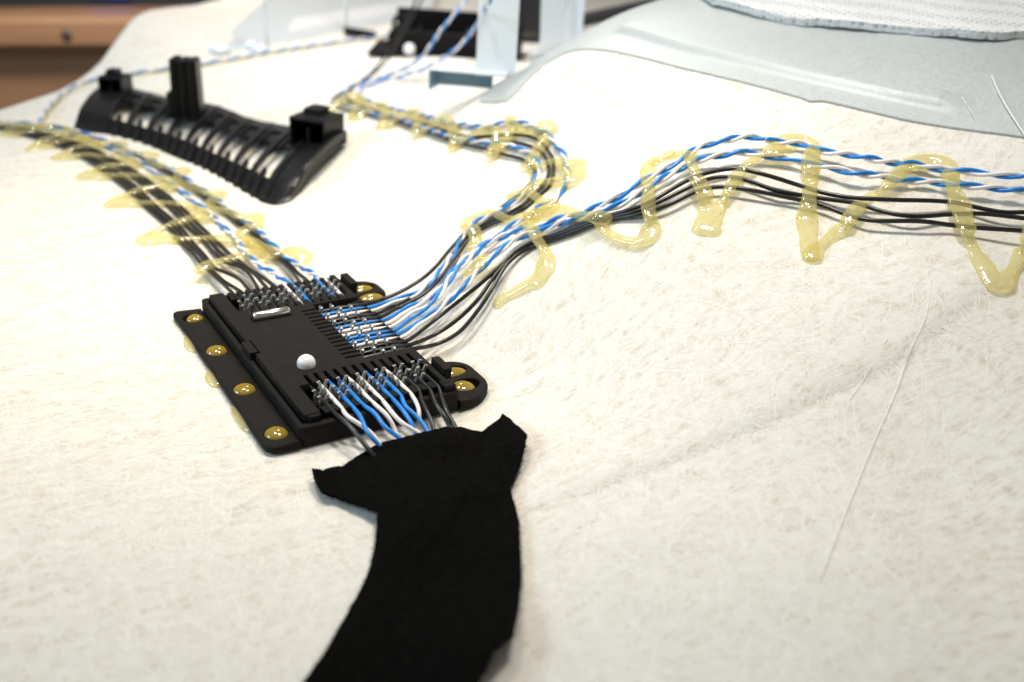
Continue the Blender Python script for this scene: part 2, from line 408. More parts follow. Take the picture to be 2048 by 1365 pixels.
cov += [(.42, 6.40), (.42, 7.86), (0, 7.86), (0, 4.45), (.14, 4.45), (.14, 3.6), (0, 3.6)]
cover = part('cover', plate_me([cov], -0.45, 0, 0.018), 'plastic')
# tray with rim, floor and outer wall
def rect(x0, x1, y0, y1): return [(x0, y0), (x1, y0), (x1, y1), (x0, y1)]
part('tray_rim', plate_me([rounded(rect(-.2, 4.2, -.26, 8.12), .16), rounded(rect(-.05, 4.05, -.05, 7.91), .05)[::-1]], -.76, -.2, .03), 'plastic')
tray = part('tray_floor', box_me(-.06, 4.06, -.06, 7.92, -.74, -.40, 0), 'plastic')
# left flange with four glue holes, edge slightly wavy
HY = [0.36, 2.80, 5.25, 7.62]
fl = plate_me([rounded([(-.19, -.3), (-.19, 8.2), (-1.06, 8.32), (-1.02, 7.2), (-1.06, -.28)], [.02, .02, .28, .3, .38], 8)] + [circle(-.6, y, .285)[::-1] for y in HY], -.74, -.54, .045)
part('flange', fl, 'plastic')
# ears on the right, two holes each
def ear(y0, y1, h1, h2):
    out = rounded([(4.19, y0), (4.75, y0 + .02), (5.42, y0 + .55), (5.42, y1 - .35), (4.95, y1), (4.19, y1 - .1)], [.02, .3, .42, .3, .3, .02], 7)
    return plate_me([out, circle(*h1)[::-1], circle(*h2)[::-1]], -.76, -.50, .035)
part('mounting_ear', ear(-.32, 1.95, (4.80, 1.32, .46, .27, 28, .15), (4.78, .50, .42, .30, 28, .2)), 'plastic')
part('mounting_ear', ear(6.25, 8.2, (4.80, 7.58, .46, .26, 28, .15), (4.82, 6.86, .46, .28, 28, .1)), 'plastic')
# latches
for y0, y1 in ((.5, 1.28), (6.75, 7.62)):
    me = box_me(4.06, 4.3, y0, y1, -.5, .10, .03)
    for v in me.vertices:
        if v.co.z > 0: v.co.x += .05
    part('latch', me, 'plastic')
part('latch', box_me(-.14, .10, 3.66, 4.40, -.5, .02, .02), 'plastic')
part('corner_block', box_me(3.80, 4.12, -.16, .22, -.46, -.02, .025), 'plastic')
part('corner_block', box_me(.10, .41, -.10, .10, -.46, -.03, .02), 'plastic')
# comb teeth, each a piece of its own
def tooth(me_pts): pass
tn = box_me(-.072, .072, 0, .42, -.46, 0, .02)
for v in tn.vertices:
    if v.co.z > -.05 and v.co.y > .3: v.co.z -= .10
    if v.co.z > -.05 and v.co.y < .12: v.co.z -= .04
tr = box_me(-.18, .16, -.062, .062, -.46, 0, .018)
for v in tr.vertices:
    if v.co.z > -.05 and v.co.x < -.05: v.co.z -= .11
    if v.co.z > -.05 and v.co.x > .1: v.co.z -= .05
for me in (tn, tr): me.materials.append(M['plastic'])
def inst(name, me, loc, rz=0, parent=None):
    o = bpy.data.objects.new(name, me); C.objects.link(o); o.parent = parent
    o.location = loc; o.rotation_euler = (0, 0, rz); return o
for x in XT: inst('tooth', tn, (x, -.02, 0), parent=cover)
for x in XT: inst('tooth', tn, (x, 7.88, .0), math.pi, parent=cover)
for y in YT: inst('tooth', tr, (3.85, y, 0), parent=cover)
# forked insulation-displacement contacts
def fork_me(k=1.0):
    """one U-shaped plate with two flaring prongs"""
    half = [(.018, -.30), (.018, -.09), (.07, .066), (.145, .04), (.085, -.06), (.105, -.13), (.105, -.42)]
    prof = [(-x * k, z) for x, z in half[::-1]] + [(x * k, z) for x, z in half]
    n = len(prof); t = .028
    V = [(x, -t, z) for x, z in prof] + [(x, t, z) for x, z in prof]
    h = n // 2
    F = []
    for o, fl in ((0, 1), (n, -1)):
        for i in range(h - 1):          # left prong and right prong as quad strips
            pass
    bm = bmesh.new(); vs = [bm.verts.new(v) for v in V]
    bm.faces.new(vs[:n]); bm.faces.new(vs[n:][::-1])
    for i in range(n): bm.faces.new((vs[i], vs[n + i], vs[n + (i + 1) % n], vs[(i + 1) % n]))
    bmesh.ops.recalc_face_normals(bm, faces=bm.faces[:]); bmesh.ops.triangulate(bm, faces=[f for f in bm.faces if len(f.verts) > 4])
    me = bpy.data.meshes.new('fork'); bm.to_mesh(me); bm.free(); me.materials.append(M['tin']); return me
fk, fkr = fork_me(1.15), fork_me(.8)
for i, x in enumerate(XW):
    for d in (-.17, .17):
        inst('contact_fork', fk, (x, .80 + .38 * (i % 2) + d, 0), parent=tray); inst('contact_fork', fk, (x, 6.80 + .36 * (i % 2) + d, 0), parent=tray)
for i, y in enumerate(YW):
    for d in (-.17, .17): inst('contact_fork', fkr, (2.84 + .5 * (i % 2) + d, y, -.01), math.pi / 2, parent=tray)
# pin lying in its groove
n = 28; vs_, fs_ = [], []
prof = [(0, .02), (0, .115), (.04, .15), (1.04, .15), (1.08, .115), (1.08, .02)]
for x, r in prof:
    for k in range(n): vs_.append((x, r * math.cos(2 * math.pi * k / n), r * math.sin(2 * math.pi * k / n)))
for i in range(len(prof) - 1):
    for k in range(n): fs_.append((i * n + k, (i + 1) * n + k, (i + 1) * n + (k + 1) % n, i * n + (k + 1) % n))
fs_ += [tuple(range(n)), tuple((len(prof) - 1) * n + k for k in range(n))[::-1]]
pm = mesh(vs_, fs_); pm.polygons.foreach_set('use_smooth', [len(p.vertices) == 4 and 2 * n <= p.index < 3 * n for p in pm.polygons])
po = part('metal_pin', pm, 'steel'); po.location = (.62, 5.66, .075)
part('pin_seat', box_me(.58, .63, 5.50, 5.82, -.01, .05, .01), 'plastic', cover); part('pin_seat', box_me(1.69, 1.76, 5.50, 5.82, -.01, .03, .01), 'plastic', cover)
bm = bmesh.new(); bmesh.ops.create_uvsphere(bm, u_segments=32, v_segments=20, radius=.25)
me = bpy.data.meshes.new('dome'); bm.to_mesh(me); bm.free()
do = part('white_dome', me, 'white', None, True); do.location = (.98, 2.40, .06)

# glue dots in the holes of the box
def blob_me(rx, ry, rz, seed, wob=.05):
    bm = bmesh.new(); bmesh.ops.create_uvsphere(bm, u_segments=28, v_segments=16, radius=1)
    r = random.Random(seed); p = [r.random() * 6 for _ in range(4)]
    for v in bm.verts:
        k = 1 + wob * math.sin(2 * math.atan2(v.co.y, v.co.x) + p[0]) + wob * math.sin(3 * math.atan2(v.co.y, v.co.x) + p[1])
        v.co = Vector((v.co.x * rx * k, v.co.y * ry * k, v.co.z * rz))
    me = bpy.data.meshes.new('blob'); bm.to_mesh(me); bm.free(); return me
ordn = ['nearest', 'second nearest', 'third nearest', 'farthest']
for i, y in enumerate(HY):
    o = link('glue_dot', blob_me(*((.24, .25, .15) if i == 3 else (.292, .292, .17)), i, .01 if i < 3 else .04), None, 'glue_dot', True); o.location = (-.6 + (.05 if i == 3 else 0), y - (.05 if i == 3 else 0), -.60)
    tag(o, f'yellow glue dot in the {ordn[i]} hole of the box left flange', 'glue dot', 'glue dots in the left flange')
for i, (x, y, rx, ry, lab) in enumerate([(4.80, 1.32, .46, .27, 'yellow glue dot in the rear hole of the near right ear'), (4.68, .50, .36, .33, 'yellow glue dot in the front hole of the near right ear'),
                                  (4.80, 7.58, .46, .26, 'yellow glue dot in the rear hole of the far right ear'), (4.82, 6.86, .46, .28, 'yellow glue dot in the front hole of the far right ear')]):
    o = link('glue_dot', blob_me(rx, ry, .22, i + 9, .01), None, 'glue_dot', True); o.location = (x, y, -.66); tag(o, lab, 'glue dot', 'glue dots in the right ears')
for i, (y, l, lab) in enumerate([(6.35, .75, 'clear glue squeezed out under the flange beside its far end'), (4.1, .8, 'clear glue squeezed out under the middle of the flange edge'), (1.75, .85, 'clear glue squeezed out under the flange nearest its front corner')]):
    o = link('glue_smear', blob_me(.24, l * .8, .11, i + 20, .1), None, 'glue', True); o.location = (-.98, y, -.74); tag(o, lab, 'glue', 'glue squeezed out under the flange')

# ---------------------------------------------------------------- wires
WR = 0.057
ALLW = []
def wire(name, P, m, label, group):
    ALLW.append(P[::2])
    V, F = tube_geo(P, .063 if m == 'K' else WR, n=10)
    o = link(name, mesh(V, F), None, m, True); tag(o, label, 'wire', group); return o
NAME = {'K': 'black_wire', 'B': 'blue_wire', 'W': 'white_wire'}
def world_path(lst):
    """entries: ('b', x, y, z) in the box, or (px, py, h) above the panel"""
    return np.array([p[1:] if p[0] == 'b' else G(*p) for p in lst], float)
def smooth_path(P, it=2):
    for _ in range(it): P[1:-1] = 0.25 * P[:-2] + 0.5 * P[1:-1] + 0.25 * P[2:]
    return P
def jitter(P, amp, seed):
    r = np.random.default_rng(seed); N = len(P); t = np.arange(N) * 1.0
    d = np.cumsum(np.r_[0, np.linalg.norm(np.diff(P, axis=0), axis=1)])
    T, S_, Nn = frames(P); k = sum(np.sin(d * f + r.random() * 6.28) for f in (.9, 1.7, 3.1)) / 3 * amp * sm(1.5, 3.5, d)
    return P + S_ * k[:, None] + Nn * (k * .3)[:, None]
def pair(center, offA, offB, colA, colB, labA, labB, group, period=1.5, phase=0.0, start=0.6, length=2.6, r=0.060):
    P = catmull(center, 0.07); P = smooth_path(P, 6)
    d = np.cumsum(np.r_[0, np.linalg.norm(np.diff(P, axis=0), axis=1)])
    T, S_, Nn = frames(P); ph = 2 * math.pi * d / period + phase + 0.9 * np.sin(d * .55 + phase) + .5 * np.sin(d * 1.3 + 2 * phase)
    hel = S_ * np.cos(ph)[:, None] * r + Nn * np.sin(ph)[:, None] * r
    bl = sm(start, start + length, d)[:, None]
    for off, s, col, lab in ((offA, 1, colA, labA), (offB, -1, colB, labB)):
        wire(NAME[col], P + np.array(off) * (1 - bl) + s * hel * bl, col, lab, group)
ord12 = ['first', 'second', 'third', 'fourth', 'fifth', 'sixth', 'seventh', 'eighth', 'ninth', 'tenth', 'eleventh', 'twelfth']

# near row: twelve wires that dive under the black tape
def z3(X, Y): return 560 + X / 5.69, 700 + Y / 5.69
near = [('K', [(820, 900), (1020, 1150), (1150, 1320)]), ('W', [(750, 750), (960, 880), (1130, 1050), (1210, 1260)]), ('B', [(930, 780), (1000, 960), (1150, 1100), (1260, 1290)]),
        ('B', [(1080, 720), (1200, 890), (1400, 1030), (1540, 1240)]), ('W', [(1150, 680), (1260, 800), (1330, 960), (1400, 1200)]), ('W', [(1250, 680), (1380, 830), (1620, 970), (1760, 1200)]),
        ('B', [(1400, 690), (1500, 840), (1560, 980), (1620, 1200)]), ('B', [(1420, 640), (1560, 760), (1700, 950), (1780, 1180)]), ('W', [(1540, 580), (1590, 710), (1575, 810), (1660, 960), (1720, 1200)]),
        ('K', [(1600, 550), (1700, 750), (1760, 940), (1800, 1200)]), ('K', [(1780, 640), (1880, 760), (1940, 910), (1960, 1200)]), ('K', [(1840, 560), (1900, 720), (2010, 910), (2040, 1200)])]
for i, (c, pts) in enumerate(near):
    x = XW[i]; hs = np.interp(np.linspace(0, 1, len(pts)), [0, .33, .66, 1], [.66, .52, .28, .12]) + (0.03 if c != 'K' and i % 2 else 0)
    L = [('b', x, 1.85, -.22), ('b', x, 1.5, -.17), ('b', x, .9, -.13), ('b', x, .3, -.12), ('b', x, .02, -.11)] + [(*z3(*p), h) for p, h in zip(pts, hs)]
    wire(NAME[c], smooth_path(catmull(world_path(L), .06), 14), c, f'{ {"K":"black","B":"blue","W":"white"}[c] } wire, {ord12[i]} from the left running under the black tape', 'wires between box and black tape')

# right row, bundle that turns back to the far box
k0 = [(766, 599, .5), (803, 583, .45), (841, 560, .42), (875, 530, .35), (903, 496, .25), (930, 466, .14), (950, 447, .1), (973, 437, .1), (1008, 412, .1), (1052, 377, .1), (1068, 352, .1), (1060, 330, .1), (1044, 319, .12), (1008, 309, .16), (973, 299, .16), (934, 291, .14), (893, 281, .14), (858, 268, .14), (822, 257, .14), (795, 247, .14), (757, 237, .14), (729, 229, .12), (691, 221, .1), (668, 210, .1), (664, 201, .1), (675, 191, .1), (697, 177, .1), (735, 152, .2), (765, 120, .8)]
p1 = [(794, 600, .45), (831, 589, .42), (862, 564, .4), (887, 536, .35), (912, 502, .25), (934, 464, .2), (950, 446, .2), (986, 429, .15), (1030, 404, .12), (1057, 380, .1), (1074, 352, .1), (1077, 330, .12), (1063, 309, .15), (1041, 299, .18), (1003, 288, .18), (954, 284, .16), (907, 276, .14), (874, 265, .14), (828, 251, .14), (787, 235, .14), (751, 229, .12), (705, 216, .12), (683, 202, .12), (696, 180, .12), (724, 166, .12), (780, 150, .2), (842, 116, 1.2), (879, 65, 2.4), (924, 10, 3.6), (950, -30, 4)]
k4 = [(794, 617, .42), (837, 596, .38), (875, 564, .33), (900, 530, .28), (919, 505, .25), (937, 480, .2), (962, 461, .14), (1003, 440, .12), (1047, 418, .1), (1071, 396, .1), (1096, 374, .1), (1104, 358, .1), (1108, 328, .12), (1101, 309, .13), (1085, 287, .15), (1057, 273, .18), (1030, 270, .2), (975, 273, .18), (943, 274, .16), (893, 262, .14), (858, 250, .14), (831, 243, .14), (773, 230, .12), (735, 216, .12), (702, 203, .12), (692, 191, .12), (712, 170, .12), (745, 145, .4), (775, 105, 1.4), (800, 60, 2.6), (830, 5, 4), (845, -30, 4.5)]
k3 = [(786, 613, .42), (829, 592, .38), (867, 561, .33), (893, 526, .28), (912, 501, .25), (931, 477, .2), (954, 458, .14), (994, 437, .12), (1040, 414, .1), (1064, 392, .1), (1086, 370, .1), (1096, 350, .1), (1096, 326, .12), (1084, 306, .13), (1066, 295, .15), (1038, 287, .16), (1000, 283, .16), (950, 280, .15), (893, 268, .14), (858, 257, .14), (822, 248, .14), (765, 232, .12), (725, 219, .12), (690, 207, .12), (680, 196, .12), (700, 174, .12), (760, 138, .5), (785, 105, 1.4), (808, 62, 2.6), (842, 5, 4), (857, -30, 4.5)]
p2 = [(819, 616, .45), (850, 602, .45), (880, 578, .45), (905, 545, .42), (925, 522, .4), (950, 503, .36), (975, 484, .32), (1000, 467, .28), (1024, 451, .25), (1050, 436, .2), (1068, 420, .16), (1103, 406, .14), (1118, 388, .12), (1131, 366, .14), (1135, 347, .15), (1131, 328, .15), (1127, 309, .15), (1109, 287, .15), (1093, 268, .15), (1071, 255, .15), (1047, 247, .18), (1022, 243, .2), (1003, 248, .2), (965, 254, .18), (926, 250, .16), (893, 246, .16), (866, 237, .16), (836, 228, .15), (795, 220, .14), (765, 211, .14), (735, 201, .14), (717, 188, .14), (740, 168, .14), (790, 156, .3), (840, 140, .8), (876, 123, 1.2), (920, 92, 2.0), (948, 58, 2.8), (975, 10, 4), (990, -20, 4.5)]
grpS = 'wires of the bundle turning back from the right row'
def start(j, n=1):
    y = np.mean(YW[j:j + n]); return [('b', 2.2, y, -.2), ('b', 2.55, y, -.14), ('b', 3.2, y, -.12), ('b', 3.8, y, -.13), ('b', 4.1, y, -.16)]
def kwire(j, pts, label, grp, amp=.02): wire('black_wire', jitter(smooth_path(catmull(world_path(start(j) + pts), .07), 3), amp, j), 'K', label, grp)
dy = .125
kwire(0, k0, 'black wire along the inner side of the back bend, from the right row', grpS)
pair(world_path(start(1, 2) + p1), (0, dy, 0), (0, -dy, 0), 'B', 'W', 'blue wire of the inner twisted pair in the bundle bending back', 'white wire of the inner twisted pair in the bundle bending back', grpS, phase=.4, start=1.9)
kwire(3, k3, 'left one of two side by side black wires in the middle of the back bend', grpS)
kwire(4, k4, 'right one of two side by side black wires in the middle of the back bend', grpS)
pair(world_path(start(5, 2) + p2), (0, dy, 0), (0, -dy, 0), 'B', 'W', 'blue wire of the outer twisted pair on the outside of the back bend', 'white wire of the outer twisted pair on the outside of the back bend', grpS, phase=1.5, start=1.9)
# right row, bundle that runs to the right edge
p3 = [(825, 630, .42), (850, 617, .42), (875, 596, .42), (891, 571, .42), (912, 542, .42), (937, 521, .4), (962, 496, .38), (997, 477, .32), (1037, 463, .25), (1075, 455, .2), (1106, 442, .2), (1137, 433, .22), (1162, 427, .22), (1200, 412, .25), (1241, 391, .3), (1295, 358, .28), (1366, 317, .28), (1399, 294, .3), (1448, 282, .4), (1498, 273, .42), (1552, 284, .3), (1606, 288, .25), (1647, 303, .3), (1697, 309, .4), (1738, 317, .42), (1780, 325, .35), (1821, 327, .25), (1863, 336, .25), (1925, 342, .35), (1987, 350, .4), (2048, 352, .4), (2120, 356, .4)]
p4 = [(840, 645, .42), (881, 617, .42), (900, 599, .42), (931, 574, .42), (944, 555, .42), (969, 530, .4), (994, 509, .38), (1019, 486, .32), (1050, 471, .25), (1084, 462, .2), (1116, 449, .2), (1144, 440, .22), (1181, 431, .22), (1200, 424, .25), (1241, 409, .3), (1299, 374, .25), (1345, 346, .28), (1390, 323, .3), (1432, 313, .38), (1482, 305, .4), (1527, 312, .3), (1573, 317, .28), (1614, 328, .28), (1668, 337, .38), (1709, 347, .42), (1767, 353, .35), (1796, 360, .28), (1863, 364, .25), (1920, 371, .35), (1978, 375, .4), (2048, 383, .4), (2120, 390, .4)]
k11 = [(875, 636, .42), (919, 602, .45), (966, 564, .48), (1000, 533, .42), (1031, 505, .32), (1069, 483, .22), (1106, 471, .22), (1169, 446, .25), (1214, 433, .22), (1283, 412, .28), (1382, 358, .3), (1424, 344, .3), (1469, 338, .3), (1515, 346, .35), (1598, 371, .25), (1635, 383, .28), (1689, 394, .35), (1780, 400, .4), (1863, 402, .35), (1912, 406, .25), (1966, 418, .3), (2007, 425, .35), (2048, 425, .4), (2120, 426, .4)]
k12 = [(875, 667, .42), (916, 639, .45), (956, 599, .45), (981, 564, .42), (1000, 539, .38), (1034, 505, .26), (1066, 488, .16), (1106, 475, .18), (1169, 450, .2), (1214, 437, .16), (1283, 420, .25), (1386, 371, .3), (1428, 356, .3), (1469, 355, .3), (1498, 362, .32), (1556, 383, .3), (1602, 391, .25), (1655, 399, .28), (1718, 408, .3), (1759, 422, .32), (1821, 433, .35), (1904, 429, .25), (1966, 428, .3), (2048, 437, .4), (2120, 446, .4)]
k13 = [(875, 688, .4), (919, 664, .42), (959, 617, .42), (981, 583, .4), (997, 555, .36), (1016, 527, .3), (1044, 504, .2), (1072, 491, .12), (1110, 479, .14), (1172, 454, .16), (1214, 441, .12), (1283, 428, .22), (1337, 410, .28), (1399, 381, .28), (1440, 374, .28), (1490, 379, .3), (1598, 400, .25), (1635, 408, .25), (1697, 431, .25), (1738, 441, .3), (1842, 443, .35), (1904, 451, .25), (1966, 457, .3), (2048, 462, .4), (2120, 468, .4)]
grpR = 'wires of the bundle running to the right edge'
pair(world_path(start(7, 2) + p3), (0, dy, 0), (0, -dy, 0), 'W', 'B', 'white wire of the upper twisted pair running to the right edge', 'blue wire of the upper twisted pair running to the right edge', grpR, phase=2.2, start=1.9)
pair(world_path(start(9, 2) + p4), (0, dy, 0), (0, -dy, 0), 'B', 'W', 'blue wire of the lower twisted pair running to the right edge', 'white wire of the lower twisted pair running to the right edge', grpR, phase=.2, start=1.9)
kwire(11, k11, 'uppermost of three black wires running to the right edge', grpR, .012)
kwire(12, k12, 'middle one of three black wires running to the right edge', grpR, .012)
kwire(13, k13, 'lowest of three black wires running to the right edge', grpR, .012)
# far row, bundle running to the upper left
def z6(X, Y): return X / 3.103, 230 + Y / 3.103
grpL = 'wires of the bundle running to the far left'
def startf(i, n=1):
    x = np.mean(XW[i:i + n]); return [('b', x, 6.15, -.2), ('b', x, 6.5, -.15), ('b', x, 7.1, -.13), ('b', x, 7.6, -.13), ('b', x, 7.95, -.15)]
rows = [(790, [1120, 1158, 1198, 1268, 1308, 1352]), (690, [1035, 1074, 1112, 1160, 1202, 1245]), (560, [890, 925, 965, 1035, 1075, 1113]), (470, [800, 836, 872, 930, 965, 1000]), (385, [690, 728, 765, 822, 858, 892]),
        (300, [570, 606, 640, 690, 722, 752]), (230, [450, 484, 516, 560, 592, 622]), (165, [290, 322, 352, 395, 425, 452]), (115, [120, 150, 180, 225, 255, 285]), (85, [-20, 10, 40, 80, 105, 130]), (70, [-160, -130, -100, -60, -35, -10])]
ex = [[(1350, 1020), (1250, 930), (1190, 862)], [(1395, 1035), (1325, 975), (1265, 895), (1215, 845)], [(1465, 1010), (1390, 975), (1340, 955), (1285, 890), (1250, 850)], [(1540, 985), (1470, 940), (1400, 918), (1340, 870)], [(1575, 985), (1510, 935), (1440, 908), (1380, 868)], [(1600, 990), (1540, 950), (1475, 900), (1420, 858)]]
for i in range(6):
    hs = np.linspace(.42, .14, len(ex[i]))
    L = startf(i) + [(*z6(*p), h) for p, h in zip(ex[i], hs)] + [(*z6(xs[i], y), .1) for y, xs in rows]
    wire('black_wire', jitter(smooth_path(catmull(world_path(L), .09), 3), .014, 40 + i), 'K', f'{ord12[i]} of six parallel black wires from the far row, counted from the left', grpL)
pa = [(1700, 985), (1640, 955), (1550, 885), (1480, 800), (1400, 705), (1330, 640), (1260, 580), (1190, 522), (1100, 455), (1040, 410), (960, 358), (900, 315), (840, 278), (720, 220), (600, 168), (440, 118), (300, 86), (100, 62), (-60, 55)]
pb = [(1880, 950), (1790, 900), (1720, 832), (1650, 762), (1570, 692), (1470, 632), (1400, 570), (1310, 500), (1220, 440), (1120, 375), (1010, 318), (820, 230), (650, 160), (480, 105), (320, 72), (100, 48), (-60, 42)]
hh = lambda n: np.interp(np.arange(n), [0, 1, 3, n], [.4, .3, .13, .1])
pair(world_path(startf(6, 2) + [(*z6(*p), h) for p, h in zip(pa, hh(len(pa)))]), (-.134, 0, 0), (.134, 0, 0), 'W', 'B', 'white wire of the twisted pair right beside the six black wires', 'blue wire of the twisted pair right beside the six black wires', grpL, start=1.4, length=1.4)
pair(world_path(startf(10, 2) + [(*z6(*p), h) for p, h in zip(pb, hh(len(pb)))]), (-.134, 0, 0), (.134, 0, 0), 'B', 'W', 'blue wire of the outermost twisted pair in the far left bundle', 'white wire of the outermost twisted pair in the far left bundle', grpL, start=1.4, length=1.4, phase=1)
for i, dx in ((8, -14), (9, 14)):
    pk = [(1830, 975), (1775, 925), (1720, 880), (1640, 805), (1570, 740), (1475, 668), (1395, 600), (1300, 535), (1190, 448), (1090, 385), (960, 310), (800, 240), (600, 160), (450, 108), (280, 76), (80, 55), (-60, 48)]
    L = startf(i) + [(*z6(X + dx, Y), h) for (X, Y), h in zip(pk, hh(len(pk)))]
    wire('black_wire', jitter(smooth_path(catmull(world_path(L), .09), 3), .02, 50 + i), 'K', ('left' if i == 8 else 'right') + ' one of two black wires between the twisted pairs of the far left bundle', grpL)
# thin pair glued along the back
pbk = [(60, 262, .1), (82, 240, .1), (110, 203, .1), (160, 168, .1), (250, 150, .1), (330, 139, .1), (430, 124, .1), (560, 101, .1), (680, 84, .1), (790, 70, .2)]
pair(world_path(pbk), (0, 0, 0), (0, 0, 0), 'B', 'W', 'blurred blue wire glued along the back behind the black vent part', 'blurred white wire glued along the back behind the black vent part', 'twisted pair along the back', start=-3, length=.1)

# ---------------------------------------------------------------- glue beads
allp = np.vstack(ALLW); kd = kdtree.KDTree(len(allp))
hw = allp[:, 2] - Hxy(allp)
ground_pts = allp.copy()
for i, p in enumerate(allp): kd.insert((p[0], p[1], 0), i)
kd.balance()
def lift(p, r):
    hs = [hw[i] for (_, i, _) in kd.find_range((p[0], p[1], 0), r)]
    return max(hs) if hs else 0.0
def bead_geo(pts, w, seed=0, flat=.55, h0=.03, over=.075):
    """pts px,py[,width factor]"""
    r = random.Random(seed)
    P2 = catmull([(p[0], p[1], (p[2] if len(p) > 2 else 1) * 100) for p in pts], 5.0)
    W, out = [], []
    hp = 0
    for q in P2:
        h = h0
        for _ in range(3):
            g = G(q[0], q[1], h); l = lift(g, .2)
            h = max(h0, min(l + over, .9)) if l > 0 else h0 + .35 * (h - h0)
        out.append((q[0], q[1], h)); W.append(q[2] / 100)
    hs = np.array([o[2] for o in out]); hs = np.max([np.roll(np.pad(hs, 1, mode='edge'), q)[1:-1] for q in (-1, 0, 1)], 0); k = np.array([1, 2, 3, 4, 5, 4, 3, 2, 1.]) / 25
    hs = np.maximum(np.convolve(np.pad(hs, 4, mode='edge'), k, 'valid'), h0)
    Pw = np.array([G(o[0], o[1], h) for o, h in zip(out, hs)])
    Pw = smooth_path(Pw, 2)
    d = np.cumsum(np.r_[0, np.linalg.norm(np.diff(Pw, axis=0), axis=1)]); Lt = d[-1]
    ph = [r.random() * 6.28 for _ in range(3)]
    rad = 1.36 * w * np.array(W) * (1 + .15 * np.sin(d * 2.3 + ph[0]) + .10 * np.sin(d * 5.3 + ph[1]))
    e = np.minimum(1, np.sqrt(np.clip(1 - (1 - np.clip(np.minimum(d, Lt - d) / (w * .9), 0, 1)) ** 2, 0.02, 1)))
    return tube_geo(Pw, rad * e, np.maximum(rad * e * flat, .03 * e), n=12)
def bead(name, lists, w, label, voxel=.045, flat=.55, seed=1, m='glue', cat='glue', group='hot glue beads over the wires'):
    Vs, Fs, k = [], [], 0
    for i, L in enumerate(lists):
        ww, pts = (L[0], L[1:]) if isinstance(L[0], (int, float)) else (w, L)
        V, F = bead_geo(pts, ww, seed * 10 + i, flat * .9)
        Vs.append(V); Fs += [tuple(a + k for a in f) for f in F]; k += len(V)
    o = link(name, mesh(np.vstack(Vs), Fs))
    mo = o.modifiers.new('r', 'REMESH'); mo.mode = 'VOXEL'; mo.voxel_size = voxel; mo.use_smooth_shade = True
    ms = o.modifiers.new('s', 'SMOOTH'); ms.iterations = 6; ms.factor = .5
    me = bake(o); o.modifiers.clear(); o.data = me; me.materials.clear(); me.materials.append(M[m])
    me.polygons.foreach_set('use_smooth', [True] * len(me.polygons))
    tag(o, label, cat, group); return o
def zR(X, Y, *a): return (1200 + X / 2.415, 230 + Y / 2.415, *a)
def z7(X, Y, *a): return (620 + X / 3.657, 150 + Y / 3.657, *a)
def z8(X, Y, *a): return (700 + X / 3.2, 380 + Y / 3.2, *a)
bead('glue_bead', [[(988, 612, 1.25), (1005, 598, 1.2), (1035, 580, 1.05), (1068, 562, 1.1), (1088, 543, 1.35), (1098, 520, 1.0), (1088, 500, .9), (1076, 480, .9), (1068, 462, 1.0), (1060, 446, 1)],
                   [(1068, 578, .9), (1082, 560, 1.2), (1096, 540, 1.1)]], .19, 'curved glue bead hooking below the wires at the fork, nearest the box')
bead('glue_bead', [[.22, (1050, 440), (1070, 430, 1.5), (1090, 428, 1.7), (1115, 424, 1.3), (1140, 426), (1170, 432), (1203, 436, 1), (1212, 448, .8)],
                   [(1203, 436), (1200, 452), (1222, 470), (1250, 482, 1.1), (1278, 484, 1.2), (1298, 470, 1.15), (1304, 448), (1297, 418), (1298, 385), (1296, 352), (1300, 330, 1.1), (1322, 315, 1.1), (1352, 306)]], .17, 'glue bead with a hanging loop over the fork of the wires')
bead('glue_bead', [[zR(250, 250, .8), zR(300, 215, 1.2), zR(370, 195), zR(430, 180), zR(440, 230), zR(470, 295, 1.05), zR(505, 340, .95), zR(520, 420), zR(540, 500, 1.3), zR(545, 590, 1.25)],
                   [zR(430, 300, .5), zR(475, 370, .6), zR(490, 440, .8), zR(500, 510), zR(475, 580, 1.1)],
                   [zR(550, 540, 1.2), zR(575, 460), zR(620, 365, .95), zR(690, 260, .95), zR(770, 200, .95), zR(860, 140), zR(905, 112, 1.1), zR(1000, 115, 1.1), zR(1035, 145, 1.1), zR(1020, 200, 1.2), zR(1018, 300, 1.25), zR(1010, 400, 1.25), zR(1000, 500, 1.3), zR(1010, 620, 1.35), zR(1020, 710, 1.4)],
                   [zR(780, 205, .9), zR(870, 175, .9), zR(960, 160, .8)]], .15, 'glue bead with twin drop tips over the wires, left of the tall glue arches')
bead('glue_bead', [[zR(1020, 720, 1.3), zR(1035, 660, 1.4), zR(1080, 620, 1.1), zR(1180, 535, 1.1), zR(1220, 475), zR(1290, 405), zR(1350, 370), zR(1440, 290), zR(1490, 225), zR(1600, 210, 1.2), zR(1680, 245, 1.3), zR(1700, 330, 1.3), zR(1735, 430, 1.35), zR(1765, 530, 1.25), zR(1800, 640, 1.2), zR(1860, 740, 1.4), zR(1910, 820, 1.6), zR(1985, 760, 1.2), zR(2048, 640, 1.1), zR(2110, 500), zR(2150, 400)],
                   [zR(1490, 260, .9), zR(1560, 250, .8), zR(1640, 265, .8)]], .155, 'long glue bead arching over the wires at the right edge', seed=4)
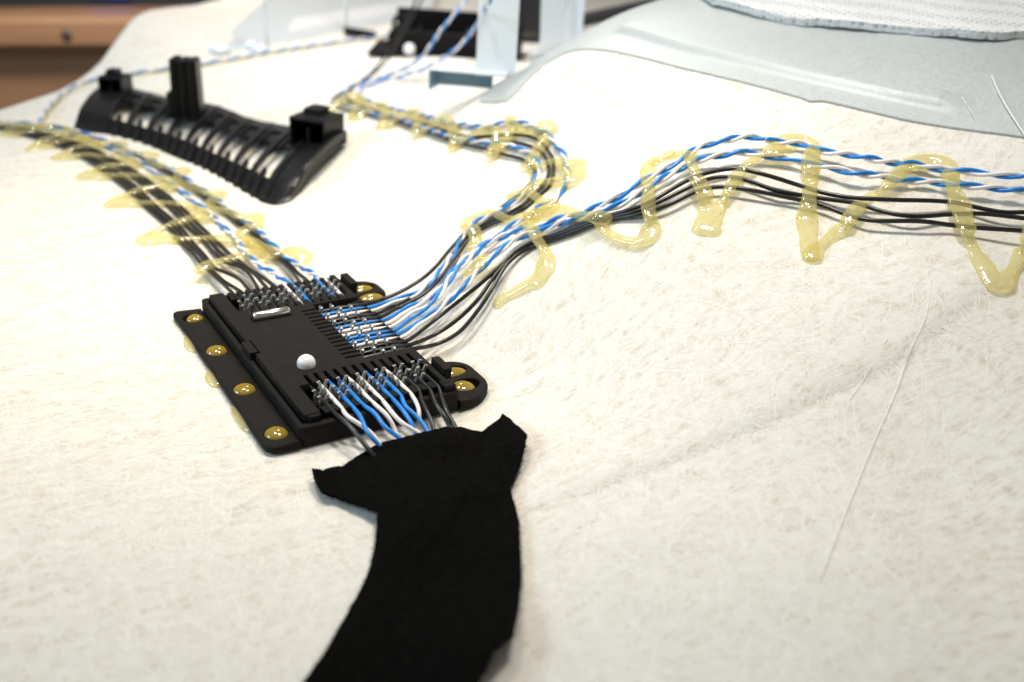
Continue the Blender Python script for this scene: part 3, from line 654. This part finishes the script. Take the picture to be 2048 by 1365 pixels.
# bundle turning back
bead('glue_bead', [[.19, z7(120, 285, 1.3), z7(180, 230), z7(240, 180), z7(330, 140), z7(380, 190), z7(330, 270), z7(320, 335, 1.3)],
                   [.19, z7(330, 330), z7(400, 270), z7(520, 215), z7(560, 260), z7(545, 340), z7(535, 395, 1.4)],
                   [.19, z7(560, 370), z7(680, 300), z7(770, 260), z7(790, 320), z7(785, 400), z7(775, 455, 1.4)],
                   [.18, z7(800, 430), z7(900, 370), z7(990, 310), z7(1050, 400), z7(1050, 480), z7(1030, 555, 1.5)],
                   [.17, z7(1060, 520), z7(1170, 450), z7(1350, 385), z7(1370, 470), z7(1350, 540), z7(1330, 605, 1.4)],
                   [.09, z7(240, 210), z7(420, 235), z7(600, 270), z7(780, 320), z7(960, 380), z7(1150, 450)]], .18, 'zigzag glue bead along the blurred part of the bent bundle', .055, seed=5)
bead('glue_bead', [[z7(1350, 580), z7(1430, 490), z7(1470, 400), z7(1475, 315, 1.2)], [z7(1480, 330), z7(1560, 420), z7(1660, 400), z7(1745, 375, 1.6), z7(1760, 420, 1.4)],
                   [z7(1570, 690, 1.5), z7(1600, 650), z7(1640, 590), z7(1700, 500), z7(1740, 430)], [z7(1590, 720, 1.3), z7(1680, 660), z7(1800, 630), z7(1900, 680, 1.4), z7(1960, 660, 1.9), z7(1955, 740, 2.0), z7(1900, 770, 1.5), z7(1780, 780, 1.3), z7(1670, 790, 1.2), z7(1620, 830), z7(1500, 890, 1.2), z7(1485, 900)],
                   [z7(1590, 840), z7(1640, 880), z7(1700, 930), z7(1780, 940), z7(1700, 1000, 1.5)]], .17, 'glue bead round the outside of the back bend with a broad flat drop', seed=6)
bead('glue_bead', [[z7(1130, 1120, 1.2), z7(1180, 1060), z7(1260, 1030), z7(1350, 1010, 1.1), z7(1430, 1050), z7(1500, 1060), z7(1600, 1030, 1.2), z7(1680, 1020, 1.4)], [z8(745, 235, 1.1), z8(790, 260, 1.3), z8(805, 330, 1.1), z8(790, 390, 1.0)],
                   [z8(865, 420, .8), z8(830, 470, 1), z8(770, 520, .95), z8(715, 565, .9)]], .18, 'glue bead tying the bent bundle down just left of the fork', seed=7)
# far left bundle
LZ = [(1225, 985, 1.1), (1290, 935, 1.3), (1420, 895, 1.1), (1520, 870, 1.1), (1615, 850, 1.3), (1560, 805), (1350, 768), (1120, 772, .9), (980, 785, 1.3), (890, 790, 1.4), (960, 730), (1030, 692), (1130, 660), (1230, 632), (1300, 640, 1.2), (1240, 590), (1100, 552), (890, 548), (760, 560, 1.3), (680, 565, 1.3), (750, 510), (830, 480), (980, 445), (1080, 450, 1.2), (1040, 402), (880, 378), (700, 378), (580, 390, 1.3), (500, 392, 1.2), (570, 345), (640, 325), (790, 310), (870, 318), (800, 272), (650, 258), (500, 250), (420, 265, 1.2), (345, 272, 1.2), (420, 225), (480, 200), (640, 190), (560, 162), (400, 160), (260, 205, 1.1), (180, 222, 1.1), (260, 165), (330, 140), (420, 112), (250, 100), (120, 115), (20, 118, 1.1), (100, 85), (200, 75), (60, 62), (-80, 75)]
bead('glue_bead', [[z6(a[0], a[1]) + tuple(a[2:]) for a in LZ], [.26, (*z6(880, 788), 1), (*z6(1010, 765), .9), (*z6(1110, 775), .6)], [.26, (*z6(675, 565), 1), (*z6(790, 545), .9), (*z6(890, 550), .6)], [.26, (*z6(495, 392), 1), (*z6(600, 375), .9), (*z6(690, 380), .6)], [.24, (*z6(340, 272), 1), (*z6(420, 255), .9), (*z6(500, 255), .6)]], .155, 'zigzag glue bead across the six parallel black wires', .055, seed=8)
LZ2 = [(1640, 880, .8), (1740, 860), (1810, 835, 1.3), (1860, 880, 1.9), (1850, 930, 1.4), (1780, 870), (1640, 830, 1.2), (1530, 760), (1480, 720, 1.1), (1530, 715), (1590, 660, 1.6), (1600, 630, 1.4), (1500, 640), (1420, 600), (1300, 565, 1.1), (1330, 520), (1370, 490, 1.6), (1290, 490), (1200, 450), (1090, 400, 1.1), (1120, 370), (1155, 348, 1.4), (1040, 330), (920, 290), (950, 250, 1.3), (830, 240), (720, 205), (760, 180, 1.2), (600, 165), (480, 125), (400, 80), (250, 70), (100, 50)]
bead('glue_bead', [[z6(a[0], a[1]) + tuple(a[2:]) for a in LZ2]], .155, 'glue bead with round lobes on the outer side of the far left bundle', .055, seed=9)
bead('glue_bead', [[(60, 266), (84, 244), (108, 208), (158, 172), (250, 154), (330, 143), (430, 129), (560, 106), (680, 89), (790, 74)]], .08, 'thin blurred glue line along the back behind the black vent part', .07, seed=10)

# loose glue strings
def strand(pts, r, label, m='glue'):
    P = catmull(np.array([G(*p) for p in pts]), .2); V, F = tube_geo(P, r, n=6); o = link('glue_string', mesh(V, F), None, m, True); tag(o, label, 'glue string', 'loose glue strings'); return o
strand([(1862, 560, .02), (1850, 640, .02), (1826, 690, .02), (1790, 790, .02), (1755, 870, .02), (1710, 980, .02), (1640, 1160, .02)], .010, 'long pale string lying down the right side of the fabric', 'fibre')
strand([(1775, 678, .02), (1740, 740, .02), (1700, 800, .02)], .006, 'short pale string lying left of the long one on the fabric', 'fibre')
strand([(1560, 232, .1), (1525, 290, .8), (1500, 330, .1)], .007, 'fine string crossing the twisted pairs below the sheet metal', 'fibre')
strand([(1648, 260, .05), (1700, 235, .05)], .007, 'tiny fine string just below the sheet metal edge', 'fibre')

# ---------------------------------------------------------------- black felt tape
T5 = [(155, 342), (205, 352), (240, 338), (300, 332), (350, 300), (430, 245), (500, 215), (600, 190), (700, 165), (800, 143), (870, 143), (905, 152), (930, 160), (985, 158), (1030, 125), (1065, 100), (1080, 78), (1120, 105), (1195, 180), (1185, 225), (1165, 310), (1130, 400), (1108, 430), (1130, 510), (1152, 600), (1160, 740), (1165, 860), (1155, 1000), (1135, 1100), (1125, 1145), (1080, 1180), (1030, 1230), (1000, 1300), (960, 1365), (900, 1500), (860, 1600),
      (-20, 1600), (40, 1500), (125, 1365), (200, 1250), (300, 1090), (390, 930), (440, 820), (465, 690), (472, 560), (465, 545), (400, 520), (300, 490), (200, 455), (180, 420), (160, 380)]
def resample_closed(L, step):
    out = []
    for a, b in zip(L, L[1:] + L[:1]):
        n = max(1, int(math.hypot(b[0] - a[0], b[1] - a[1]) / step))
        out += [(a[0] + (b[0] - a[0]) * t / n, a[1] + (b[1] - a[1]) * t / n) for t in range(n)]
    return out
def inside(p, L):
    c = False; j = len(L) - 1
    for i in range(len(L)):
        if (L[i][1] > p[1]) != (L[j][1] > p[1]) and p[0] < (L[j][0] - L[i][0]) * (p[1] - L[i][1]) / (L[j][1] - L[i][1]) + L[i][0]: c = not c
        j = i
    return c
def fill(outline, pts):
    n = len(outline)
    r = delaunay_2d_cdt([Vector(p) for p in outline + pts], [(i, (i + 1) % n) for i in range(n)], [], 1, 1e-6)
    return [tuple(v) for v in r[0]], r[2]
out = [(560 + x / 2.416, 800 + y / 2.416) for x, y in T5]
rr = random.Random(3)
out = [(x + rr.uniform(-.9, .9), y + rr.uniform(-.9, .9)) for x, y in resample_closed(out, 7)]
grid = [(x + rr.uniform(-2, 2), y + rr.uniform(-2, 2)) for x in range(580, 1080, 11) for y in range(830, 1470, 11) if inside((x, y), out)]
oa = np.array(out); grid = [p for p in grid if np.min(np.hypot(oa[:, 0] - p[0], oa[:, 1] - p[1])) > 5]
V2, F2 = fill(out, grid)
V = []
for x, y in V2:
    dd = np.min(np.hypot(oa[:, 0] - x, oa[:, 1] - y))
    top = 1 - sm(990, 1180, y)
    cen = 845 + (20 if y < 1000 else -.18 * (y - 1000)); hb = .30 * math.exp(-((x - cen) / 120) ** 2) * top
    wav = .05 * math.sin(x * .035 + y * .012) * math.sin(y * .028) * top + .03 * math.sin(x * .11) * math.sin(y * .09)
    lift_ear = .22 * sm(960, 1050, x) * (1 - sm(880, 960, y)) + .14 * (1 - sm(625, 680, x))
    low = .45 * sm(1150, 1330, y) * sm(760, 1000, x)
    h = .11 + hb + wav * min(1, dd / 25) + lift_ear + low + .05 * min(1, dd / 30) + (.22 * top * sm(0, 40, 880 - y + 40) if 780 < x < 960 else 0) * .5
    V.append(G(x, y, max(.07, h)))
tape = link('felt_tape', mesh(V, F2), None, 'felt', True)
so = tape.modifiers.new('t', 'SOLIDIFY'); so.thickness = .07; so.offset = -1
me = bake(tape); me.set_sharp_from_angle(angle=.8); tape.modifiers.clear(); tape.data = me
tag(tape, 'black felt tape with two ears covering wires at the bottom', 'tape')
Vs, Fs, k = [], [], 0
for _ in range(5200):
    q = rng.integers(len(V)); 
    if rng.random() < .6: q = rng.integers(len(out))
    p = V[q] + rng.normal(0, .03, 3) * np.array([1, 1, .3]); d = rng.normal(0, 1, 3) * np.array([1, 1, .45]); d /= np.linalg.norm(d); L = .05 + .09 * rng.random()
    s = np.cross(d, [0, 0, 1.]); s = s / (np.linalg.norm(s) + 1e-6) * .004
    Vs += [p - s, p + s, p + d * L + np.array([0, 0, .01])]; Fs.append((k, k + 1, k + 2)); k += 3
LV, LF = [], []
for j in range(26):
    q = V[rng.integers(len(out), len(V))] + np.array([0, 0, .012]); a_ = rng.random() * 6.28; l_ = .012 + .05 * rng.random() ** 2; dx, dy_ = math.cos(a_), math.sin(a_)
    LV += [q + np.array([-dy_, dx, 0]) * .006, q - np.array([-dy_, dx, 0]) * .006, q + np.array([dx, dy_, .1]) * l_]; LF.append((3 * j, 3 * j + 1, 3 * j + 2))
tag(link('lint', mesh(LV, LF), tape, 'fibre'), kind='stuff')
fz = link('felt_fuzz', mesh(Vs, Fs), tape, 'felt'); tag(fz, kind='stuff')

# ---------------------------------------------------------------- sheet metal on the right and the mesh fabric on it
def plan(pts, h): 
    o = []
    for p in pts:
        g = G(p[0], p[1], h); o.append(tuple(float(a) for a in w2uv(g)))
    return o
low = plan([(958, 204), (985, 206), (1012, 203), (1035, 183), (1060, 155), (1090, 127), (1130, 106), (1175, 99), (1250, 108), (1310, 122), (1370, 138), (1440, 154), (1500, 168), (1560, 184), (1600, 195), (1620, 203), (1645, 202), (1720, 219), (1800, 238), (1880, 252), (1950, 262), (2048, 275), (2150, 290)], .06)
left_u = low[0][0]
outl = low + [(30, 31), (32, 50), (10, 56), (3, 54), (0.5, 50), (-.3, 46.5)]
groove = plan([(1255, 56), (1330, 76), (1400, 96), (1480, 116), (1560, 136), (1640, 155), (1720, 172), (1800, 188), (1880, 202)], .1)
outr = resample_closed(outl, .25); oa = np.array(outr)
gp = np.array([(u, v) for u in np.arange(-1, 32, .3) for v in np.arange(28, 56, .3)])
gq, _, _ = seg_dist(gp[:, 0], gp[:, 1], groove); gp = gp[gq > .75]
ga = catmull([(*p, 0) for p in groove], .12)[:, :2]; Tn = np.gradient(ga, axis=0); Tn /= np.linalg.norm(Tn, axis=1)[:, None]; Sn = np.c_[-Tn[:, 1], Tn[:, 0]]
gp = np.vstack([gp] + [ga + Sn * o for o in (-.68, -.55, -.45, -.36, -.28, -.2, -.1, 0, .1, .2, .28, .36, .45, .55, .68)])
pts = [tuple(p) for p in gp if inside(p, outr)]
pts = [p for p in pts if np.min(np.abs(oa[:, 0] - p[0]) + np.abs(oa[:, 1] - p[1])) > .12]
V2, F2 = fill(outr, pts); V2 = np.array(V2)
gd, _, gt = seg_dist(V2[:, 0], V2[:, 1], groove)
zz = Huv(V2[:, 0], V2[:, 1]) + .09 + .22 * (1 - sm(.25, .46, gd))
xy = CAM[:2] + V2[:, :1] * UH + V2[:, 1:] * VH
sh = link('sheet_metal_panel', mesh(np.c_[xy, zz], F2), None, 'galv', True)
so = sh.modifiers.new('t', 'SOLIDIFY'); so.thickness = .07; so.offset = -1
me = bake(sh); me.set_sharp_from_angle(angle=.7); sh.modifiers.clear(); sh.data = me
tag(sh, 'grey galvanised sheet metal with a long pressed rib at upper right', 'metal sheet')
strand([(1983, 152, .16), (2000, 190, .16), (2020, 225, .17), (2048, 268, .16), (2070, 300, .1)], .03, 'thick white string lying on the sheet metal at the right edge', 'fibre')
strand([(1925, 195, .13), (1945, 230, .14), (1962, 262, .1)], .012, 'thin white string left of the thick one on the sheet metal', 'fibre')
# mesh fabric
ml = plan([(1400, -12), (1425, 4), (1512, 25), (1560, 34), (1604, 41), (1716, 51), (1790, 55), (1870, 62), (1920, 68), (1962, 73), (2000, 71), (2048, 64), (2120, 56), (2200, 50)], .35)
outl = ml + [(ml[-1][0] + 4, ml[-1][1] + 3), (ml[-1][0] + 4, 52), (ml[0][0], 52)]
outr = resample_closed(outl, .2); outr = [(a + rr.uniform(-.035, .035), b + rr.uniform(-.05, .05)) for a, b in outr]; oa = np.array(outr)
mx = max(p[0] for p in outl); mn = min(p[0] for p in outl)
pts = [(u, v) for u in np.arange(mn, mx, .5) for v in np.arange(34, 52, .5) if inside((u, v), outr)]
pts = [p for p in pts if np.min(np.abs(oa[:, 0] - p[0]) + np.abs(oa[:, 1] - p[1])) > .2]
V2, F2 = fill(outr, pts); V2 = np.array(V2)
ed = np.array([np.min(np.hypot(oa[:, 0] - a, oa[:, 1] - b)) for a, b in V2])
zz = Huv(V2[:, 0], V2[:, 1]) + .44 + .05 * np.sin(V2[:, 0] * 1.7)
xy = CAM[:2] + V2[:, :1] * UH + V2[:, 1:] * VH
mf = link('mesh_fabric', mesh(np.c_[xy, zz], F2), None, 'knit', True)
so = mf.modifiers.new('t', 'SOLIDIFY'); so.thickness = .26; so.offset = -1
me = bake(mf); me.set_sharp_from_angle(angle=.7); mf.modifiers.clear(); mf.data = me
tag(mf, 'thick white mesh fabric with a cut edge lying on the sheet metal', 'mesh fabric')

# ---------------------------------------------------------------- black vent part on the left
vp = empty('vent_part', tuple(G(420, 300))); vinv = Matrix.Translation(-vp.location)
tag(vp, 'blurred black ribbed plastic vent part with three upright sockets', 'plastic part')
def vpart(name, me, smooth=False, parent=None):
    o = link(name, me, None, 'moulded', smooth); o.parent = vp; o.matrix_parent_inverse = vinv; return o
FE = catmull([G(*p) for p in [(146, 246, .25), (220, 263, .2), (300, 286, .2), (380, 319, .2), (450, 354, .2), (515, 392, .2), (545, 403, .2), (572, 399, .2), (592, 384, .22)]], .1)
BE = catmull([G(*p) for p in [(205, 172, .4), (262, 178, .45), (335, 196, .45), (430, 212, .45), (505, 240, .45), (590, 256, .42), (694, 276, .4)]], .1)
def along(Pth, s):
    d = np.cumsum(np.r_[0, np.linalg.norm(np.diff(Pth, axis=0), axis=1)]); d /= d[-1]
    return np.array([np.interp(s, d, Pth[:, k]) for k in range(3)]).T
def VS(s, t, lift_=0.0):
    s = np.asarray(s, float); t = np.asarray(t, float)
    a = along(FE, s); b = along(BE, s); p = a * (1 - t)[..., None] + b * t[..., None]
    p[..., 2] += .30 * np.sin(np.pi * np.clip(t, 0, 1)) ** 0.8 * sm(0, .25, t) - .25 * sm(.0, .2, .2 - t) + lift_
    return p
def vpatch(s0, s1, t0, t1, thick, lift_=0.0, n=10, k=10):
    ss, tt = np.meshgrid(np.linspace(s0, s1, n), np.linspace(t0, t1, k), indexing='ij')
    top = VS(ss.ravel(), tt.ravel(), lift_); bot = top - np.array([0, 0, thick]); V = np.vstack([top, bot]); N = n * k; F = []
    for i in range(n - 1):
        for j in range(k - 1):
            a, b, c, d = i * k + j, (i + 1) * k + j, (i + 1) * k + j + 1, i * k + j + 1
            F += [(a, b, c, d), (a + N, d + N, c + N, b + N)]
    edge = [i * k for i in range(n)] + [(n - 1) * k + j for j in range(1, k)] + [i * k + k - 1 for i in range(n - 2, -1, -1)] + [j for j in range(k - 2, 0, -1)]
    for a, b in zip(edge, edge[1:] + edge[:1]): F.append((a, a + N, b + N, b))
    return mesh(V, F)
vpart('front_band', vpatch(0, .9, 0, .19, .12, 0, 40, 6))
vpart('front_lip', vpatch(0, 1, -.03, .05, .45, .04, 50, 4))
vpart('back_band', vpatch(.03, 1, .80, 1, .3, .05, 40, 5))
vpart('end_plate', vpatch(0, .09, 0, 1, .14, .01, 6, 14))
vpart('end_plate', vpatch(.865, 1, 0, 1, .14, .01, 10, 14))
vpart('end_rim', vpatch(.975, 1.0, -.01, 1, .55, .32, 3, 16))
ns = 9
for i in range(ns + 1):
    s = .10 + (.87 - .10) * i / ns
    vpart('rib', vpatch(s - .010, s + .010, .0, .98, .20, .09, 3, 18))
    if i < ns:
        vpart('rib', vpatch(s + .022, s + .030, .54, .98, .16, .06, 3, 12))
        vpart('web', vpatch(s + .010, s + .076, .62, .84, .10, -.06, 3, 8))
        vpart('front_fin', vpatch(s + .035, s + .05, .0, .24, .2, .14, 2, 4))
def vbox(px, py, h, w_, dpt, ht, name, hollow=True, rotd=0, cols=1, taper=0):
    base = G(px, py, h); bmv, bmf, kk = [], [], 0
    loops = []
    ax = np.array([UH[0] * math.cos(rotd) + VH[0] * math.sin(rotd), UH[1] * math.cos(rotd) + VH[1] * math.sin(rotd)]); ay = np.array([-ax[1], ax[0]])
    def add(x0, x1, y0, y1, z0, z1):
        nonlocal kk
        for z in (z0, z1):
            f_ = 1 - taper * (z - 0) / max(ht, .01) if z == z1 else 1
            for x, y in ((x0, y0), (x1, y0), (x1, y1), (x0, y1)):
                q = base[:2] + ax * x * f_ + ay * y; bmv.append((q[0], q[1], base[2] + z))
        for f in ((3, 2, 1, 0), (4, 5, 6, 7), (0, 1, 5, 4), (1, 2, 6, 5), (2, 3, 7, 6), (3, 0, 4, 7)): bmf.append(tuple(kk + a for a in f))
        kk += 8
    W2 = w_ / 2; th = .09
    if cols > 1:
        cw = w_ / cols
        for c in range(cols):
            x0 = -W2 + c * cw
            add(x0 + .03, x0 + cw - .06, -dpt / 2 + .05, dpt / 2, 0, ht - .03 * (c % 2))
            add(x0 + .1, x0 + cw * .55, -dpt / 2 - .12, -dpt / 2 + .05, 0, ht * .98)
        add(-W2, W2, -dpt / 2 + .15, dpt / 2 - .1, 0, ht - .08)
        add(-W2 - .12, -W2 + .1, -dpt / 2 - .2, dpt / 2, 0, ht * .45)
    else:
        add(-W2, -W2 + th, -dpt / 2, dpt / 2, 0, ht); add(W2 - th, W2, -dpt / 2, dpt / 2, 0, ht)
        add(-W2 + th, W2 - th, dpt / 2 - th, dpt / 2, 0, ht - .01); add(-W2 + .002, W2 - .002, -dpt / 2 + .01, dpt / 2 - .01, ht - .12, ht + .012)
        add(-.05, .06, -dpt / 2 + .06, dpt / 2 - th, 0, ht * .7); add(-W2 * .7, W2 * .2, -.1, dpt / 2 - .05, ht, ht + .25)
    me = mesh(bmv, bmf); bm = bmesh.new(); bm.from_mesh(me); bmesh.ops.bevel(bm, geom=bm.edges[:], offset=.02, segments=1, affect='EDGES'); bm.to_mesh(me); bm.free()
    return vpart(name, me)
vbox(378, 232, .6, 1.35, 1.1, 2.75, 'tall_post', cols=3, taper=.06)
vbox(233, 184, .5, 1.25, 1.3, .85, 'end_socket', rotd=-.1)
vbox(635, 290, .35, 1.75, 1.8, 1.35, 'end_socket', rotd=-.35)

# ---------------------------------------------------------------- blurred background
def slab(name, base, dims, rot, m, parent=None, bev=.03, tilt=(0, 0)):
    me = box_me(-dims[0] / 2, dims[0] / 2, -dims[1] / 2, dims[1] / 2, 0, dims[2], bev, 1)
    o = link(name, me, None, m); o.location = base; o.rotation_euler = (tilt[0], tilt[1], rot)
    if parent:
        bpy.context.view_layer.update(); o.parent = parent; o.matrix_parent_inverse = parent.matrix_world.inverted()
    return o
RU = math.atan2(UH[1], UH[0])     # rotation of a box that faces the camera
def off(p, du=0, dv=0, dz=0): return (p[0] + UH[0] * du + VH[0] * dv, p[1] + UH[1] * du + VH[1] * dv, p[2] + dz)
# far black box
b0 = G(900, 108); fb = empty('far_connector_box', tuple(b0)); bpy.context.view_layer.update()
tag(fb, 'blurred black box with a white dome at top centre', 'connector box')
slab('flange', off(b0, -.6, 0, 0), (8.6, 4.2, .22), RU - .05, 'plastic', fb)
slab('front_wall', off(b0, 0.2, -1.6, .2), (7.6, .35, 1.35), RU - .05, 'plastic', fb)
slab('back_wall', off(b0, .4, 1.5, .2), (7.8, .35, 2.2), RU - .05, 'plastic', fb)
slab('side_wall', off(b0, -3.5, 0, .2), (.35, 3.2, 1.2), RU - .05, 'plastic', fb)
slab('side_wall', off(b0, 4.1, 0, .2), (.8, 3.4, 2.2), RU - .05, 'plastic', fb)
for k in range(4): slab('divider', off(b0, -2 + 1.5 * k, -.1, .2), (.2, 3.0, 1.25), RU - .05, 'plastic', fb)
slab('floor_plate', off(b0, .2, 0, .22), (7.4, 3.2, .12), RU - .05, 'plastic', fb)
la = np.linspace(0, 2 * math.pi, 20)
lp = np.array([off(b0, -3.0 + .5 * math.cos(a), -1.2, 1.75 + .62 * math.sin(a)) for a in la]); V, F = tube_geo(lp, .13, n=8)
o = link('loop_handle', mesh(V, F), None, 'plastic', True); o.parent = fb; o.matrix_parent_inverse = fb.matrix_world.inverted()
bm = bmesh.new(); bmesh.ops.create_uvsphere(bm, u_segments=20, v_segments=14, radius=.36); me = bpy.data.meshes.new('d'); bm.to_mesh(me); bm.free()
o = link('white_dome', me, None, 'white', True); o.location = off(b0, -2.4, -2.1, .55); bpy.context.view_layer.update(); o.parent = fb; o.matrix_parent_inverse = fb.matrix_world.inverted()
# standing bright brackets
def bent(name, prof, width, base, rot, m, th=.07, parent=None):
    """strip bent along a profile of (forward, up) points"""
    P = catmull([(a, b, 0) for a, b in prof], .08)[:, :2] if len(prof) > 2 else np.array(prof, float)
    T = np.gradient(P, axis=0); T /= np.linalg.norm(T, axis=1)[:, None] + 1e-9; Nn = np.c_[-T[:, 1], T[:, 0]] * th / 2
    V, F = [], []
    for i in range(len(P)):
        for q in (P[i] + Nn[i], P[i] - Nn[i]):
            for x in (-width / 2, width / 2): V.append((x, q[0], q[1]))
    for i in range(len(P) - 1):
        a = i * 4; b = a + 4; F += [(a, a + 1, b + 1, b), (a + 2, b + 2, b + 3, a + 3), (a, b, b + 2, a + 2), (a + 1, a + 3, b + 3, b + 1)]
    k = (len(P) - 1) * 4; F += [(0, 2, 3, 1), (k, k + 1, k + 3, k + 2)]
    o = link(name, mesh(V, F), None, m); o.location = base; o.rotation_euler = (0, 0, rot)
    if parent: bpy.context.view_layer.update(); o.parent = parent; o.matrix_parent_inverse = parent.matrix_world.inverted()
    return o
br = G(985, 178); bk = empty('standing_bracket', tuple(br)); bpy.context.view_layer.update()
tag(bk, 'blurred bright metal strip bracket standing left of the sheet metal', 'bracket')
bent('upright_strip', [(0, .55), (0.02, 1.5), (.05, 3), (.1, 6)], 1.75, off(br, .1, 0, 0), RU - .03, 'zinc', parent=bk)
slab('foot_top', off(br, -1.0, .1, .72), (3.4, 1.3, .08), RU - .12, 'zinc', bk, .02)
slab('foot_back', off(br, -1.3, .62, -.1), (2.6, .08, .84), RU - .12, 'zinc_shaded', bk, .02)
slab('foot_side', off(br, -2.6, .1, -.1), (.08, 1.1, .84), RU - .3, 'zinc_shaded', bk, .02)
V, F = tube_geo(np.array([off(br, -.1, -.25, z) for z in (.5, .7, .9)]), np.array([.28, .22, .06]), n=10)
o = link('weld_stud', mesh(V, F), None, 'zinc', True); o.parent = bk; o.matrix_parent_inverse = bk.matrix_world.inverted()
b2 = D(1118, 92, 56); b2e = empty('folded_bracket', tuple(b2)); bpy.context.view_layer.update()
tag(b2e, 'blurred pale blue folded metal bracket behind the hump of sheet metal', 'bracket')
bent('upright_strip', [(-.15, 0), (-.3, .6), (-.2, 1.5), (-.05, 2.6), (.1, 5)], 1.4, off(b2, -.45, 0, -.3), RU + .25, 'zinc', parent=b2e)
bent('side_strip', [(.1, .3), (.2, 1.2), (.25, 2.6), (.3, 5)], 1.0, off(b2, .65, .25, -.3), RU - .5, 'zinc', parent=b2e)
slab('foot_plate', off(b2, -.3, .4, -1.0), (2.4, 1.6, .6), RU, 'galv', b2e)
# dark rails behind the hump
r0 = D(1215, 35, 70)
o = slab('dark_rail', off(r0, 0, 0, -.2), (7, 1.2, .7), RU + .1, 'dark', None, .05, (0, -.24)); tag(o, 'blurred dark rail rising behind the hump of sheet metal', 'rail', 'dark rails behind the hump')
o = slab('dark_rail', off(r0, .6, 3, 1.4), (9, 1.2, .8), RU + .1, 'dark', None, .05, (0, -.12)); tag(o, 'upper blurred dark rail at the top edge behind the hump', 'rail', 'dark rails behind the hump')
o = slab('dark_case', D(1060, 60, 72), (5, 3, 6), RU, 'dark', None, .1); tag(o, 'blurred dark case between the two bright brackets', 'case')
# pale plate at the back
pl = empty('back_plate', tuple(G(650, 90))); bpy.context.view_layer.update(); tag(pl, 'blurred pale grey metal plate lying along the back with two rods', 'metal plate')
def quadslab(name, pts, th, m, parent):
    V = [np.array(p) for p in pts] + [np.array(x) - np.array([0, 0, th]) for x in pts]
    F = [(0, 1, 2, 3), (7, 6, 5, 4), (0, 4, 5, 1), (1, 5, 6, 2), (2, 6, 7, 3), (3, 7, 4, 0)]
    o = link(name, mesh(V, F), None, m); o.parent = parent; o.matrix_parent_inverse = parent.matrix_world.inverted(); return o
def ribbon(name, front, dv, rise, th, m, parent):
    """strip of sheet whose front edge lies on the panel"""
    fr = np.array(front); bk_ = fr + np.array([VH[0] * dv, VH[1] * dv, rise])
    top = np.vstack([fr, bk_]); n = len(fr); V = np.vstack([top, top - [0, 0, th]]); N = 2 * n; F = []
    for i in range(n - 1): F += [(i, i + 1, n + i + 1, n + i), (N + i, N + n + i, N + n + i + 1, N + i + 1), (i, N + i, N + i + 1, i + 1), (n + i, n + i + 1, N + n + i + 1, N + n + i)]
    F += [(0, n, N + n, N), (n - 1, N + n - 1, N + 2 * n - 1, 2 * n - 1)]
    o = link(name, mesh(V, F), None, m); o.parent = parent; o.matrix_parent_inverse = parent.matrix_world.inverted(); return o
fpts = [(415, 104), (480, 98), (560, 84), (640, 70), (720, 55), (790, 42), (860, 30)]
ribbon('plate', [G(*p, .06) for p in fpts], 40, 1.5, .3, 'pale', pl)
ribbon('fold', [np.array(off(G(*p, .06), 0, 3.0, .15)) for p in fpts[2:]], 2.2, .5, .3, 'white', pl)
for (px, py, rr_) in ((535, 92, .16), (692, 58, .13)):
    g = G(px, py, .2); V, F = tube_geo(np.array([off(g, 0.02 * z, 0, z) for z in np.linspace(0, 9, 6)]), rr_, n=10)
    o = link('rod', mesh(V, F), None, 'zinc', True); o.parent = pl; o.matrix_parent_inverse = pl.matrix_world.inverted()
for px, py, r_ in ((440, 100, .7), (500, 92, .45), (520, 100, .5)):
    g = G(px, py, .2); o = link('nut', blob_me(r_, r_ * .7, .3, px, .08), None, 'zinc', True); o.location = tuple(g); bpy.context.view_layer.update(); o.parent = pl; o.matrix_parent_inverse = pl.matrix_world.inverted()
g = G(720, 70, .1); o = slab('black_wedge', tuple(g), (2.2, 1.2, .3), RU + .15, 'plastic', None, .05, (0, .12)); tag(o, 'small blurred black wedge at the base of the right rod', 'wedge')
# wooden cabinet beyond the panel edge
wb = empty('wooden_cabinet', uv2w(-45, 110, -40)); bpy.context.view_layer.update(); tag(wb, 'blurred brown wooden cabinet beyond the edge of the fabric', 'cabinet')
ct_ = D(120, 24, 112); cu, cv = (float(q) for q in w2uv(ct_)); zt = float(ct_[2]); RL = -.062
slab('front_board', uv2w(cu, cv + .6, zt - 45), (70, 3, 41.4), RU, 'wood', wb, .2, (0, RL))
slab('top_board', uv2w(cu, cv, zt - 3.2), (72, 8, 3.2), RU, 'wood', wb, .5, (0, RL))
kn = D(132, 72, 109); V, F = tube_geo(np.array([off(kn, 0, 1.5, 0), off(kn, 0, 0, .05)]), .5, n=12); o = link('knob', mesh(V, F), None, 'dark', True); o.parent = wb; o.matrix_parent_inverse = wb.matrix_world.inverted()
o = slab('dark_equipment', uv2w(cu + 4, cv + 8, zt - 2), (40, 5, 14), RU, 'dark', None, .3); tag(o, 'dark equipment box with blue lid edge standing on the wooden cabinet', 'equipment box')
ob = slab('blue_panel', uv2w(cu + 3.5, cv + 5.2, zt + .9), (4.5, .6, 8), RU, 'blue', None, .1); bpy.context.view_layer.update(); ob.parent = o; ob.matrix_parent_inverse = o.matrix_world.inverted()
